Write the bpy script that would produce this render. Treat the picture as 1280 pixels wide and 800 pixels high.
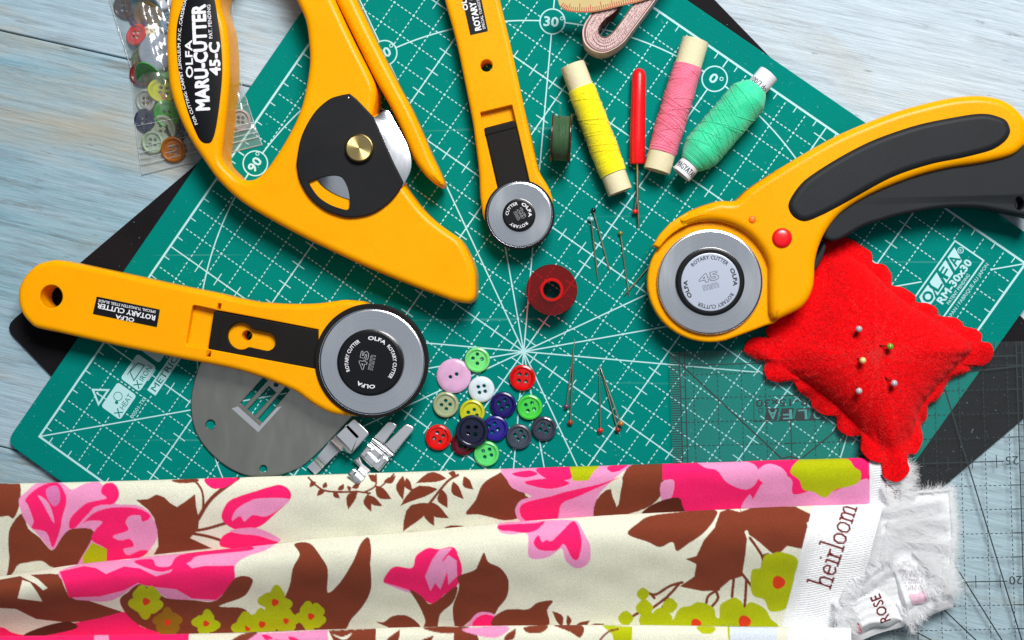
import bpy, bmesh, math, random
import numpy as np
from mathutils import Vector, Matrix
from mathutils.geometry import tessellate_polygon, delaunay_2d_cdt
random.seed(7); rng = np.random.default_rng(7)
SC = bpy.context.scene
for o in list(bpy.data.objects): bpy.data.objects.remove(o)
COL = SC.collection
S = 0.01                                  # everything below is measured in centimetres, built in metres
# ---------------------------------------------------------------- camera (recovered from the 1 cm grid of the mat)
FPX = 1700.0
RX, RY, RZ = (0.00750164, -0.04764704, -0.61035558)
TC = np.array([0.4968807, -1.33706797, -57.60267629])
def _rx(a): c, s = math.cos(a), math.sin(a); return np.array([[1,0,0],[0,c,-s],[0,s,c]])
def _ry(a): c, s = math.cos(a), math.sin(a); return np.array([[c,0,s],[0,1,0],[-s,0,c]])
def _rz(a): c, s = math.cos(a), math.sin(a); return np.array([[c,-s,0],[s,c,0],[0,0,1]])
RC = _rx(RX) @ _ry(RY)
CAM = -RC.T @ TC
cam = bpy.data.cameras.new('camera'); camo = bpy.data.objects.new('camera', cam); COL.objects.link(camo)
cam.sensor_width = 36.0; cam.lens = FPX/1280*36.0; cam.clip_start = 0.01; cam.clip_end = 20
M4 = Matrix([[*RC.T[i], CAM[i]*S] for i in range(3)] + [[0,0,0,1]])
camo.matrix_world = M4
SC.camera = camo
# ---------------------------------------------------------------- light: one big soft window up and to the right, dim room around
world = bpy.data.worlds.new('World'); SC.world = world; world.use_nodes = True
bg = world.node_tree.nodes['Background']; bg.inputs[0].default_value = (0.80, 0.90, 1.0, 1); bg.inputs[1].default_value = 0.035
def lamp(name, az, el, dist, size, sizey, watt, col):
    l = bpy.data.lights.new(name, 'AREA'); l.shape = 'RECTANGLE'; l.size = size; l.size_y = sizey; l.energy = watt; l.color = col
    o = bpy.data.objects.new(name, l); COL.objects.link(o)
    d = Vector((math.cos(el)*math.sin(az), math.cos(el)*math.cos(az), math.sin(el)))
    o.location = d*dist; o.rotation_euler = d.to_track_quat('Z', 'Y').to_euler(); return o
lamp('window_light', math.radians(21), math.radians(52), 1.35, 0.55, 0.45, 23.0, (1.0, 0.97, 0.93))
lamp('overhead_fill', 0.0, math.radians(89.9), 1.5, 1.7, 1.7, 2.9, (0.86, 0.93, 1.0))  # added unseen overhead panel: soft fill, and something for flat metal to reflect
vs = SC.view_settings; vs.view_transform = 'Standard'; vs.look = 'None'; vs.exposure = 0.14; vs.gamma = 1.0
try: vs.use_curve_mapping = False
except Exception: pass
SC.cycles.max_bounces = 10; SC.cycles.transparent_max_bounces = 24
# ---------------------------------------------------------------- geometry helpers
def W(px, py, z=0.0):
    d = RC.T @ np.array([(px-640)/FPX, -(py-400)/FPX, -1.0])
    k = (z-CAM[2])/d[2]
    return np.array([CAM[0]+k*d[0], CAM[1]+k*d[1]])
def WA(P, z=0.0):
    P = np.asarray(P, float); z = np.broadcast_to(np.asarray(z, float), P.shape[:-1])
    d = np.stack([(P[...,0]-640)/FPX, -(P[...,1]-400)/FPX, -np.ones(P.shape[:-1])], -1) @ RC
    k = (z-CAM[2])/d[...,2]
    return np.stack([CAM[0]+k*d[...,0], CAM[1]+k*d[...,1]], -1)
PXCM = 29.5                               # roughly, pixels of the photograph per centimetre
def T4(ox, oy, pts, k=4.0): return [(ox+x/k, oy+y/k) for x, y in pts]
CR, SR = math.cos(RZ), math.sin(RZ)
def MP(p, q): p -= 15; q -= 15; return np.array([CR*p-SR*q, SR*p+CR*q])
def smooth(pts, n=6, closed=True):
    P = np.asarray(pts, float); N = len(P); out = []
    for i in range(N if closed else N-1):
        if closed: a, b, c, d = P[(i-1)%N], P[i], P[(i+1)%N], P[(i+2)%N]
        else: a, b, c, d = P[max(i-1,0)], P[i], P[i+1], P[min(i+2,N-1)]
        for k in range(n):
            t = k/n
            out.append(0.5*((2*b)+(-a+c)*t+(2*a-5*b+4*c-d)*t*t+(-a+3*b-3*c+d)*t**3))
    if not closed: out.append(P[-1])
    return np.array(out)
def rounded(pts, r, n=5):
    P = np.asarray(pts, float); N = len(P); out = []
    rr = r if hasattr(r, '__len__') else [r]*N
    for i in range(N):
        a, b, c = P[i-1], P[i], P[(i+1)%N]
        u = (a-b); v = (c-b); lu, lv = np.linalg.norm(u), np.linalg.norm(v); u = u/lu; v = v/lv
        k = min(rr[i], lu*0.48, lv*0.48)
        if k <= 1e-6: out.append(b); continue
        for t in np.linspace(0, 1, n): out.append((1-t)**2*(b+u*k)+2*t*(1-t)*b+t*t*(b+v*k))
    return np.array(out)
def circ(c, r, n=48, a0=0.0): t = np.arange(n)/n*2*math.pi+a0; return np.stack([c[0]+r*np.cos(t), c[1]+r*np.sin(t)], 1)
def area(P): x, y = P[:,0], P[:,1]; return 0.5*np.sum(x*np.roll(y,-1)-y*np.roll(x,-1))
def ccw(P): P = np.asarray(P, float); return P if area(P) > 0 else P[::-1].copy()
def thick(P):
    """distance from each outline vertex straight across to the far side"""
    e = np.roll(P,-1,0)-np.roll(P,1,0); e /= np.maximum(np.linalg.norm(e,axis=1,keepdims=True),1e-9); n = np.stack([-e[:,1], e[:,0]],1)
    A_ = P; B_ = np.roll(P,-1,0)-P; N = len(P); best = np.full(N, 99.0)
    for i in range(N):
        o = P[i]; d = n[i]; w = A_-o; den = d[0]*B_[:,1]-d[1]*B_[:,0]; den = np.where(abs(den) < 1e-12, 1e-12, den)
        t = (w[:,0]*B_[:,1]-w[:,1]*B_[:,0])/den; s_ = (w[:,0]*d[1]-w[:,1]*d[0])/den
        ok = (t > 1e-4) & (s_ >= -1e-6) & (s_ <= 1+1e-6)
        if ok.any(): best[i] = t[ok].min()
    return best
def inset(P, d, lim=None, teeth=None):
    if teeth is not None or lim is not None:
        e = np.roll(P,-1,0)-P; e /= np.maximum(np.linalg.norm(e,axis=1,keepdims=True),1e-9)
        n = np.stack([-e[:,1], e[:,0]],1); n0 = np.roll(n,1,0); m = n+n0; m = m/np.maximum(1+np.sum(n*n0,1,keepdims=True), 0.6)
        dd = np.full(len(P), float(d)) if lim is None else np.minimum(d, lim)
        if teeth is not None: dd = dd-teeth*max(0.0, 1-abs(d)/0.10)
        return P+dd[:, None]*m
    if abs(d) < 1e-9: return P
    e = np.roll(P,-1,0)-P; e /= np.maximum(np.linalg.norm(e,axis=1,keepdims=True),1e-9)
    n = np.stack([-e[:,1], e[:,0]],1); n0 = np.roll(n,1,0); m = n+n0
    den = np.maximum(1+np.sum(n*n0,1,keepdims=True), 0.35)
    return P+d*m/den
ORI = {}
def setp(o, parent, ori):
    ORI[o.name] = np.array(ori, float)
    if parent is not None:
        o.parent = parent; o.location = (np.array(ori)-ORI[parent.name])*S
    else: o.location = np.array(ori)*S
def tag(o, label=None, cat=None, group=None, kind=None):
    if label: o['label'] = label
    if cat: o['category'] = cat
    if group: o['group'] = group
    if kind: o['kind'] = kind
    return o
def thing(name, label, cat, ori, group=None, kind=None):
    o = bpy.data.objects.new(name, None); o.empty_display_size = 0.01; COL.objects.link(o); setp(o, None, ori)
    return tag(o, label, cat, group, kind)
def add(name, V, F, mat, parent=None, ori=None, ang=35, kind=None):
    V = np.asarray(V, float)
    if ori is None: ori = ORI[parent.name] if parent is not None else np.array([*(V[:,:2].min(0)+V[:,:2].max(0))/2, V[:,2].min()])
    me = bpy.data.meshes.new(name)
    me.from_pydata(((V-ori)*S).tolist(), [], [tuple(map(int,f)) for f in F]); me.update()
    if ang:
        me.polygons.foreach_set('use_smooth', [True]*len(me.polygons))
        try: me.set_sharp_from_angle(angle=math.radians(ang))
        except Exception: pass
    if mat is not None: me.materials.append(mat)
    o = bpy.data.objects.new(name, me); COL.objects.link(o); setp(o, parent, ori)
    if kind: o['kind'] = kind
    return o
class MB:
    def __init__(s): s.V = []; s.F = []; s.n = 0
    def put(s, V, F): s.V.append(np.asarray(V, float)); s.F += [tuple(i+s.n for i in f) for f in F]; s.n += len(V)
    def obj(s, name, mat, parent=None, **k): return add(name, np.concatenate(s.V), s.F, mat, parent, **k)
def pip(Q, P):
    """even-odd test of points Q in polygon P"""
    x, y = Q[:, 0], Q[:, 1]; ins = np.zeros(len(Q), bool); a = P; b = np.roll(P, -1, 0)
    for (x0, y0), (x1, y1) in zip(a, b):
        if y0 == y1: continue
        m = (y0 > y) != (y1 > y); ins ^= m & (x < (x1-x0)*(y-y0)/(y1-y0)+x0)
    return ins
def cap(loops, z):
    co = []; ed = []
    for L in loops:
        n = len(co); m = len(L); co += [Vector((x, y)) for x, y in L]; ed += [(n+i, n+(i+1) % m) for i in range(m)]
    v, e, f, ov, oe, of = delaunay_2d_cdt(co, ed, [], 0, 1e-7)
    if any(not o for o in ov): return tessellate_polygon([[Vector((x, y, 0)) for x, y in L] for L in loops])
    T = np.array([[ov[i][0] for i in t] for t in f]); C_ = np.array([[c.x, c.y] for c in co]); M_ = C_[T].mean(1)
    ok = pip(M_, np.asarray(loops[0]))
    for H in loops[1:]: ok &= ~pip(M_, np.asarray(H))
    return [tuple(t) for t in T[ok]]
def solid_vf(P, prof, holes=(), bottom=True, teeth=None):
    """outline P (world cm) swept through prof = [(inset, z)...] from bottom to top, flat caps, straight holes"""
    P = ccw(P) if teeth is None else P; N = len(P); V = []; F = []
    lim = None
    if max(p[0] for p in prof) > 0.1:
        lim = 0.42*thick(P)
        D_ = np.linalg.norm(P[:, None]-P[None], axis=2); lim = (lim[None]+0.75*D_).min(1)
    for d, z in prof:
        R = inset(P, d, lim, teeth); V += [(x, y, z) for x, y in R]
    for k in range(len(prof)-1):
        for i in range(N):
            j = (i+1) % N; F.append((k*N+i, k*N+j, (k+1)*N+j, (k+1)*N+i))
    top = [np.array(V[(len(prof)-1)*N:])[:, :2]]; tid = [list(range((len(prof)-1)*N, len(prof)*N))]
    bot = [np.array(V[:N])[:, :2]]; bid = [list(range(N))]
    zt = prof[-1][1]; zb = prof[0][1]
    for H in holes:
        H = ccw(H)[::-1]; n = len(H); b = len(V)
        ch = min(0.03, 0.2*abs(zt-zb))
        Ho = inset(H, ch)                                   # opens a little towards the top
        V += [(x, y, zb) for x, y in H]; V += [(x, y, zt-ch) for x, y in H]; V += [(x, y, zt) for x, y in Ho]
        for q in range(2):
            for i in range(n):
                j = (i+1) % n; F.append((b+q*n+i, b+q*n+j, b+(q+1)*n+j, b+(q+1)*n+i))
        top.append(Ho); tid.append(list(range(b+2*n, b+3*n))); bot.append(H); bid.append(list(range(b, b+n)))
    ids = sum(tid, [])
    for t in cap(top, 0):
        a, b_, c = (ids[i] for i in t)
        F.append((a, b_, c) if tri_up(V[a], V[b_], V[c]) else (a, c, b_))
    if bottom:
        ids2 = sum(bid, [])
        for t in cap(bot, 0):
            a, b_, c = (ids2[i] for i in t)
            F.append((a, c, b_) if tri_up(V[a], V[b_], V[c]) else (a, b_, c))
    return np.array(V), F
def tri_up(a, b, c): return (b[0]-a[0])*(c[1]-a[1])-(b[1]-a[1])*(c[0]-a[0]) > 0
def bev(z0, z1, r, n=5, rb=None):
    """profile with a round top edge of radius r and a small bottom chamfer"""
    rb = min(0.06, r) if rb is None else rb
    pr = [(rb, z0), (0, z0+rb)]
    for k in range(n+1):
        a = math.pi/2*k/n; pr.append((r*(1-math.cos(a)), z1-r+r*math.sin(a)))
    pr.append((r+0.03, z1)); return pr
def solid(name, P, prof, mat, parent=None, holes=(), teeth=None, **k):
    V, F = solid_vf(P, prof, holes, True, teeth); return add(name, V, F, mat, parent, **k)
def flat(name, loops, z, mat, parent=None, **k):
    loops = [ccw(loops[0])]+[ccw(h)[::-1] for h in loops[1:]]
    V = np.concatenate([np.c_[L, np.full(len(L), z)] for L in loops]); F = []
    for t in cap(loops, 0):
        a, b, c = t; F.append((a, b, c) if tri_up(V[a], V[b], V[c]) else (a, c, b))
    return add(name, V, F, mat, parent, ang=None, **k)
def bar(a, b, w, z):
    a = np.asarray(a); b = np.asarray(b); d = b-a; d = d/np.linalg.norm(d); n = np.array([-d[1], d[0]])*w/2
    return [(*(a-n), z), (*(b-n), z), (*(b+n), z), (*(a+n), z)], [(0, 1, 2, 3)]
def lathe_vf(prof, seg=48, c=(0,0,0), axis=None, closed=False):
    """prof [(r, h)], around axis (default z) through c"""
    n = len(prof); V = []; F = []
    for k in range(seg):
        a = 2*math.pi*k/seg
        for r, h in prof: V.append((r*math.cos(a), r*math.sin(a), h))
    for k in range(seg):
        k2 = (k+1) % seg
        for i in range(n if closed else n-1):
            i2 = (i+1) % n; F.append((k*n+i, k2*n+i, k2*n+i2, k*n+i2))
    V = np.array(V)
    if axis is not None:
        ax = np.array(axis, float); ax /= np.linalg.norm(ax)
        up = np.array([0,0,1.0]); e1 = np.cross(up, ax); e1 /= np.linalg.norm(e1); e2 = np.cross(ax, e1)
        V = V[:,0:1]*e1+V[:,1:2]*e2+V[:,2:3]*ax
    return V+np.array(c), F
def lathe(name, prof, mat, parent=None, seg=48, c=(0,0,0), axis=None, closed=False, **k):
    V, F = lathe_vf(prof, seg, c, axis, closed); return add(name, V, F, mat, parent, **k)
def tube_vf(path, rad, seg=8, caps=True):
    P = np.asarray(path, float); n = len(P); rad = np.broadcast_to(np.asarray(rad, float), (n,))
    t = np.gradient(P, axis=0); t /= np.maximum(np.linalg.norm(t,axis=1,keepdims=True),1e-9)
    ref = np.array([0,0,1.0]) if abs(t[0][2]) < 0.9 else np.array([1.0,0,0])
    V = []; F = []
    for i in range(n):
        e1 = np.cross(ref, t[i]); e1 /= max(np.linalg.norm(e1),1e-9); e2 = np.cross(t[i], e1); ref = e2 if False else ref
        for k in range(seg):
            a = 2*math.pi*k/seg; V.append(P[i]+rad[i]*(math.cos(a)*e1+math.sin(a)*e2))
    for i in range(n-1):
        for k in range(seg):
            k2 = (k+1) % seg; F.append((i*seg+k, i*seg+k2, (i+1)*seg+k2, (i+1)*seg+k))
    if caps: F.append(tuple(range(seg))[::-1]); F.append(tuple((n-1)*seg+k for k in range(seg)))
    return np.array(V), F
def ball_vf(c, r, seg=16, rings=10, sz=1.0):
    V = []; F = []
    for i in range(rings+1):
        th = math.pi*i/rings
        for k in range(seg):
            a = 2*math.pi*k/seg; V.append((c[0]+r*math.sin(th)*math.cos(a), c[1]+r*math.sin(th)*math.sin(a), c[2]-r*sz*math.cos(th)))
    for i in range(rings):
        for k in range(seg):
            k2 = (k+1) % seg; F.append((i*seg+k, i*seg+k2, (i+1)*seg+k2, (i+1)*seg+k))
    return np.array(V), F
# ---------------------------------------------------------------- lettering (outlines of the built-in font, turned into flat meshes)
_TX = {}
def glyphs(s, bold=0.0, space=1.0):
    key = (s, bold, space)
    if key in _TX: return _TX[key]
    cu = bpy.data.curves.new('t', 'FONT'); cu.body = s; cu.size = 1.0; cu.offset = bold; cu.resolution_u = 2; cu.space_character = space
    ob = bpy.data.objects.new('t', cu)
    me = bpy.data.meshes.new_from_object(ob)
    V = np.array([v.co[:2] for v in me.vertices]).reshape(-1, 2); F = [tuple(p.vertices) for p in me.polygons]
    bpy.data.objects.remove(ob); bpy.data.curves.remove(cu); bpy.data.meshes.remove(me)
    _TX[key] = (V, F); return V, F
CAPH = 0.70
def text_vf0(s, path, h, z, fit=None, space=1.0, align='l', caph=None, ymul=1.0, sub=None):
    """text along a path (world cm); h = cap height, fit = length to stretch to ('path' = whole path)"""
    V, F = glyphs(s, 0.0, space); V = V.copy()
    x0, x1 = V[:,0].min(), V[:,0].max(); ch = caph or CAPH
    k = h/ch; y = V[:,1]*k*ymul; x = (V[:,0]-x0)*k
    P = np.asarray(path, float); seg = np.linalg.norm(np.diff(P, axis=0), axis=1); L = np.r_[0, np.cumsum(seg)]
    if fit == 'path': fit = L[-1]
    if fit: x = x*fit/x.max()
    off = {'l': 0, 'c': (L[-1]-x.max())/2, 'r': L[-1]-x.max()}[align]; x = x+off
    xx = np.interp(x, L, P[:,0]); yy = np.interp(x, L, P[:,1])
    i = np.clip(np.searchsorted(L, x)-1, 0, len(seg)-1)
    T = np.diff(P, axis=0)/seg[:,None]
    if len(seg) > 2:                                          # turn letters smoothly round a bend
        mid = (L[1:]+L[:-1])/2; a = np.unwrap(np.arctan2(T[:,1], T[:,0])); aa = np.interp(x, mid, a); t = np.stack([np.cos(aa), np.sin(aa)], 1)
    else: t = T[i]
    n = np.stack([-t[:,1], t[:,0]], 1)
    ex = np.where(x < 0, x, np.where(x > L[-1], x-L[-1], 0))
    Q = np.stack([xx, yy], 1)+n*y[:,None]+t*ex[:,None]
    zz = z(Q) if callable(z) else np.full(len(Q), z)
    return np.c_[Q, zz], F
def text_vf(s, path, h, z, bold=0.0, **k):
    V, F = text_vf0(s, path, h, z, **k)
    if not bold: return V, F
    b = bold*h/CAPH*0.9; P = np.asarray(path, float); t = P[-1]-P[0]; VV = []; FF = []
    for i, (x, y) in enumerate(((-b, 0), (b, 0), (0, -b*0.8), (0, b*0.8), (-b*0.7, b*0.6), (b*0.7, -b*0.6), (b*0.7, b*0.6), (-b*0.7, -b*0.6))):
        VV.append(V+np.array([x, y, 0.00025*i])); FF += [tuple(j+i*len(V) for j in f) for f in F]
    return np.concatenate(VV), FF
def text(s, path, h, z, mat, parent, name='lettering', **k):
    V, F = text_vf(s, path, h, z, **k); return add(name, V, F, mat, parent, ang=None)
def arc(c, r, a0, a1, n=40): t = np.linspace(a0, a1, n); return np.stack([c[0]+r*np.cos(t), c[1]+r*np.sin(t)], 1)
# ---------------------------------------------------------------- materials
def lin(c): c = c/255.0; return c/12.92 if c <= 0.04045 else ((c+0.055)/1.055)**2.4
def C(r, g, b): return (lin(r), lin(g), lin(b), 1)
def sh(bs, *names):
    for n in names:
        if n in bs.inputs: return bs.inputs[n]
def mat(name, col, rough=0.5, metal=0.0, spec=0.5, bump=0.0, bscale=800, var=0.0, vscale=60, coat=0.0, sheen=0.0, sss=0.0):
    m = bpy.data.materials.new(name); m.use_nodes = True; nt = m.node_tree; b = nt.nodes['Principled BSDF']
    b.inputs['Base Color'].default_value = col; b.inputs['Roughness'].default_value = rough; b.inputs['Metallic'].default_value = metal
    s = sh(b, 'Specular IOR Level', 'Specular')
    if s: s.default_value = spec
    if coat: sh(b, 'Coat Weight', 'Clearcoat').default_value = coat
    if sheen: sh(b, 'Sheen Weight', 'Sheen').default_value = sheen
    if sss:
        sh(b, 'Subsurface Weight', 'Subsurface').default_value = sss
        b.inputs['Subsurface Radius'].default_value = (1, 0.30, 0.05); sh(b, 'Subsurface Scale').default_value = 0.004
    tc = nt.nodes.new('ShaderNodeTexCoord')
    if bump:
        n = nt.nodes.new('ShaderNodeTexNoise'); n.inputs['Scale'].default_value = bscale; n.inputs['Detail'].default_value = 4
        nt.links.new(tc.outputs['Object'], n.inputs['Vector'])
        bp = nt.nodes.new('ShaderNodeBump'); bp.inputs['Strength'].default_value = bump; bp.inputs['Distance'].default_value = 0.001
        nt.links.new(n.outputs[0], bp.inputs['Height']); nt.links.new(bp.outputs[0], b.inputs['Normal'])
    if var:
        n2 = nt.nodes.new('ShaderNodeTexNoise'); n2.inputs['Scale'].default_value = vscale; n2.inputs['Detail'].default_value = 6
        nt.links.new(tc.outputs['Object'], n2.inputs['Vector'])
        r = nt.nodes.new('ShaderNodeValToRGB'); r.color_ramp.elements[0].position = 0.3; r.color_ramp.elements[1].position = 0.7
        r.color_ramp.elements[0].color = tuple(c*(1-var) for c in col[:3])+(1,); r.color_ramp.elements[1].color = tuple(min(1, c*(1+var)) for c in col[:3])+(1,)
        nt.links.new(n2.outputs[0], r.inputs[0]); nt.links.new(r.outputs[0], b.inputs['Base Color'])
        mr = nt.nodes.new('ShaderNodeMapRange'); mr.inputs[3].default_value = max(0, rough-0.08); mr.inputs[4].default_value = min(1, rough+0.08)
        nt.links.new(n2.outputs[0], mr.inputs[0]); nt.links.new(mr.outputs[0], b.inputs['Roughness'])
    return m
def clear(name, tint, gloss=0.05, veil=0.0, vcol=(1,1,1,1), f0=0.035, bump=0, bscale=200):
    """thin clear plastic: lets light straight through with a tint, mirrors a little by Fresnel, optional diffuse veil (milkiness, or a painted-in reflection)"""
    m = bpy.data.materials.new(name); m.use_nodes = True; nt = m.node_tree; nt.nodes.remove(nt.nodes['Principled BSDF'])
    out = nt.nodes['Material Output']; tr = nt.nodes.new('ShaderNodeBsdfTransparent'); tr.inputs[0].default_value = tint
    gl = nt.nodes.new('ShaderNodeBsdfGlossy'); gl.inputs['Roughness'].default_value = gloss
    lw = nt.nodes.new('ShaderNodeLayerWeight'); lw.inputs[0].default_value = 0.5
    pw = nt.nodes.new('ShaderNodeMath'); pw.operation = 'POWER'; pw.inputs[1].default_value = 4.0; nt.links.new(lw.outputs['Facing'], pw.inputs[0])
    fr = nt.nodes.new('ShaderNodeMath'); fr.operation = 'MULTIPLY_ADD'; fr.inputs[1].default_value = 0.75; fr.inputs[2].default_value = f0; nt.links.new(pw.outputs[0], fr.inputs[0])
    mx = nt.nodes.new('ShaderNodeMixShader'); nt.links.new(fr.outputs[0], mx.inputs[0]); 
    last = tr
    if veil:
        df = nt.nodes.new('ShaderNodeBsdfDiffuse'); df.inputs[0].default_value = vcol
        m2 = nt.nodes.new('ShaderNodeMixShader'); m2.inputs[0].default_value = veil
        nt.links.new(tr.outputs[0], m2.inputs[1]); nt.links.new(df.outputs[0], m2.inputs[2]); last = m2
    if bump:
        tc = nt.nodes.new('ShaderNodeTexCoord'); n = nt.nodes.new('ShaderNodeTexNoise'); n.inputs['Scale'].default_value = bscale
        nt.links.new(tc.outputs['Object'], n.inputs['Vector']); bp = nt.nodes.new('ShaderNodeBump'); bp.inputs['Strength'].default_value = bump; bp.inputs['Distance'].default_value = 0.002
        nt.links.new(n.outputs[0], bp.inputs['Height']); nt.links.new(bp.outputs[0], gl.inputs['Normal'])
    nt.links.new(last.outputs[0], mx.inputs[1]); nt.links.new(gl.outputs[0], mx.inputs[2]); nt.links.new(mx.outputs[0], out.inputs[0])
    return m
# ================================================================ SETTING: plank table top
ZT = -0.335
def wood_mat():
    m = bpy.data.materials.new('painted_wood'); m.use_nodes = True; nt = m.node_tree; b = nt.nodes['Principled BSDF']; L = nt.links
    def N(t, **k):
        n = nt.nodes.new(t)
        for a, v in k.items(): setattr(n, a, v)
        return n
    tc = N('ShaderNodeTexCoord')
    def noise(scale, sx, sy, detail=6, rough=0.6, off=(0,0,0), dist=0.0):
        mp = N('ShaderNodeMapping'); mp.inputs['Scale'].default_value = (sx, sy, 1); mp.inputs['Location'].default_value = off; L.new(tc.outputs['Object'], mp.inputs[0])
        n = N('ShaderNodeTexNoise'); n.inputs['Scale'].default_value = scale; n.inputs['Detail'].default_value = detail; n.inputs['Roughness'].default_value = rough
        n.inputs['Distortion'].default_value = dist; L.new(mp.outputs[0], n.inputs['Vector']); return n.outputs[0]
    def ramp(f, a, b_, c0=(0,0,0,1), c1=(1,1,1,1)):
        r = N('ShaderNodeValToRGB'); r.color_ramp.elements[0].position = a; r.color_ramp.elements[1].position = b_
        r.color_ramp.elements[0].color = c0; r.color_ramp.elements[1].color = c1; L.new(f, r.inputs[0]); return r.outputs[0]
    def mix(f, a, b_, blend='MIX'):
        x = N('ShaderNodeMix', data_type='RGBA', blend_type=blend)
        if isinstance(f, float): x.inputs[0].default_value = f
        else: L.new(f, x.inputs[0])
        for s, v in ((x.inputs[6], a), (x.inputs[7], b_)):
            if isinstance(v, tuple): s.default_value = v
            else: L.new(v, s)
        return x.outputs[2]
    def mul(a, b_, op='MULTIPLY'):
        x = N('ShaderNodeMath', operation=op)
        for s, v in ((x.inputs[0], a), (x.inputs[1], b_)):
            if isinstance(v, (int, float)): s.default_value = v
            else: L.new(v, s)
        return x.outputs[0]
    # broad coats of paint: bluer in some stretches, whiter in others
    coat = noise(7.0, 0.45, 1.0, 3, 0.5, (0.31, 0.12, 0))
    coat = ramp(coat, 0.40, 0.60)
    sx = N('ShaderNodeSeparateXYZ'); L.new(tc.outputs['Object'], sx.inputs[0])
    old = N('ShaderNodeMapRange'); old.inputs[1].default_value = -0.17; old.inputs[2].default_value = -0.05; L.new(sx.outputs[0], old.inputs[0])
    whiter = mul(mul(mul(coat, 0.5), 0.15, 'ADD'), old.outputs[0], 'ADD')
    base = mix(whiter, C(112, 162, 182), C(188, 206, 220))
    streak = ramp(noise(110, 0.09, 1.0, 10, 0.72), 0.38, 0.66)
    base = mix(mul(streak, 0.36), base, C(200, 216, 228))
    dk = ramp(noise(230, 0.085, 1.0, 10, 0.75, (2.3, 1.1, 0)), 0.50, 0.66)
    patch = ramp(noise(11, 0.5, 1.0, 5, 0.6, (5.1, 0.7, 0)), 0.40, 0.62)
    base = mix(mul(mul(dk, mul(mul(patch, 0.75), 0.25, 'ADD')), 0.85), base, C(92, 92, 90))
    bare = ramp(noise(14, 0.30, 1.0, 7, 0.65, (0.4, 3.7, 0), 0.6), 0.53, 0.66)
    base = mix(mul(bare, 0.7), base, C(178, 168, 146))
    fine = ramp(noise(520, 0.06, 1.0, 6, 0.7, (1.7, 0.2, 0)), 0.35, 0.68)
    base = mix(mul(fine, 0.30), base, C(120, 140, 150), 'MULTIPLY')
    spots = ramp(noise(420, 0.22, 1.0, 4, 0.55, (0.9, 8.2, 0)), 0.66, 0.72)
    base = mix(mul(spots, 0.5), base, C(90, 96, 98))
    L.new(base, b.inputs['Base Color']); b.inputs['Roughness'].default_value = 0.55
    hb = mul(mul(noise(110, 0.06, 1.0, 8, 0.7, (2.3, 1.1, 0)), 1.0), mul(fine, 0.4), 'ADD')
    bp = N('ShaderNodeBump'); bp.inputs['Strength'].default_value = 0.7; bp.inputs['Distance'].default_value = 0.0006; L.new(hb, bp.inputs['Height']); L.new(bp.outputs[0], b.inputs['Normal'])
    return m
M_wood = wood_mat()
ga = -math.atan(0.231); gd = np.array([math.cos(ga), math.sin(ga)]); gn = np.array([-gd[1], gd[0]])
table = thing('table_top', 'pale blue whitewashed wooden plank table under everything', None, (0, 0, ZT), kind='structure')
c0 = W(0, 38, ZT); edge0 = c0 @ gn; PWID = 17.6
for k in range(-2, 3):
    lo, hi = edge0+k*PWID+0.02, edge0+(k+1)*PWID-0.02
    P = np.array([[-42, lo], [42, lo], [42, hi], [-42, hi]])
    V, F = solid_vf(P, bev(ZT-1.8, ZT, 0.09, 4))
    yc = (lo+hi)/2; V = V.copy(); V[:,1] -= yc; V[:,2] -= ZT
    me = bpy.data.meshes.new('plank'); me.from_pydata((V*S).tolist(), [], F); me.materials.append(M_wood)
    me.polygons.foreach_set('use_smooth', [True]*len(me.polygons)); me.set_sharp_from_angle(angle=math.radians(35))
    o = bpy.data.objects.new('plank', me); COL.objects.link(o); o.parent = table
    o.location = (gn[0]*yc*S, gn[1]*yc*S, 0); o.rotation_euler = (0, 0, ga)
# ================================================================ black square mat underneath
M_black = mat('black_mat', C(26, 24, 27), 0.7, spec=0.08, bump=0.25, bscale=2500, var=0.2, vscale=40)
bc = [W(5, 409, -0.17), W(641, 1066, -0.17), W(1346, 467, -0.17), W(710, -190, -0.17)]
bm_ = solid('cutting_mat', rounded(bc, 0.55), bev(-0.33, -0.17, 0.04, 3), M_black)
tag(bm_, 'plain black square mat lying askew under the green cutting mat', 'mat')
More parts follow.
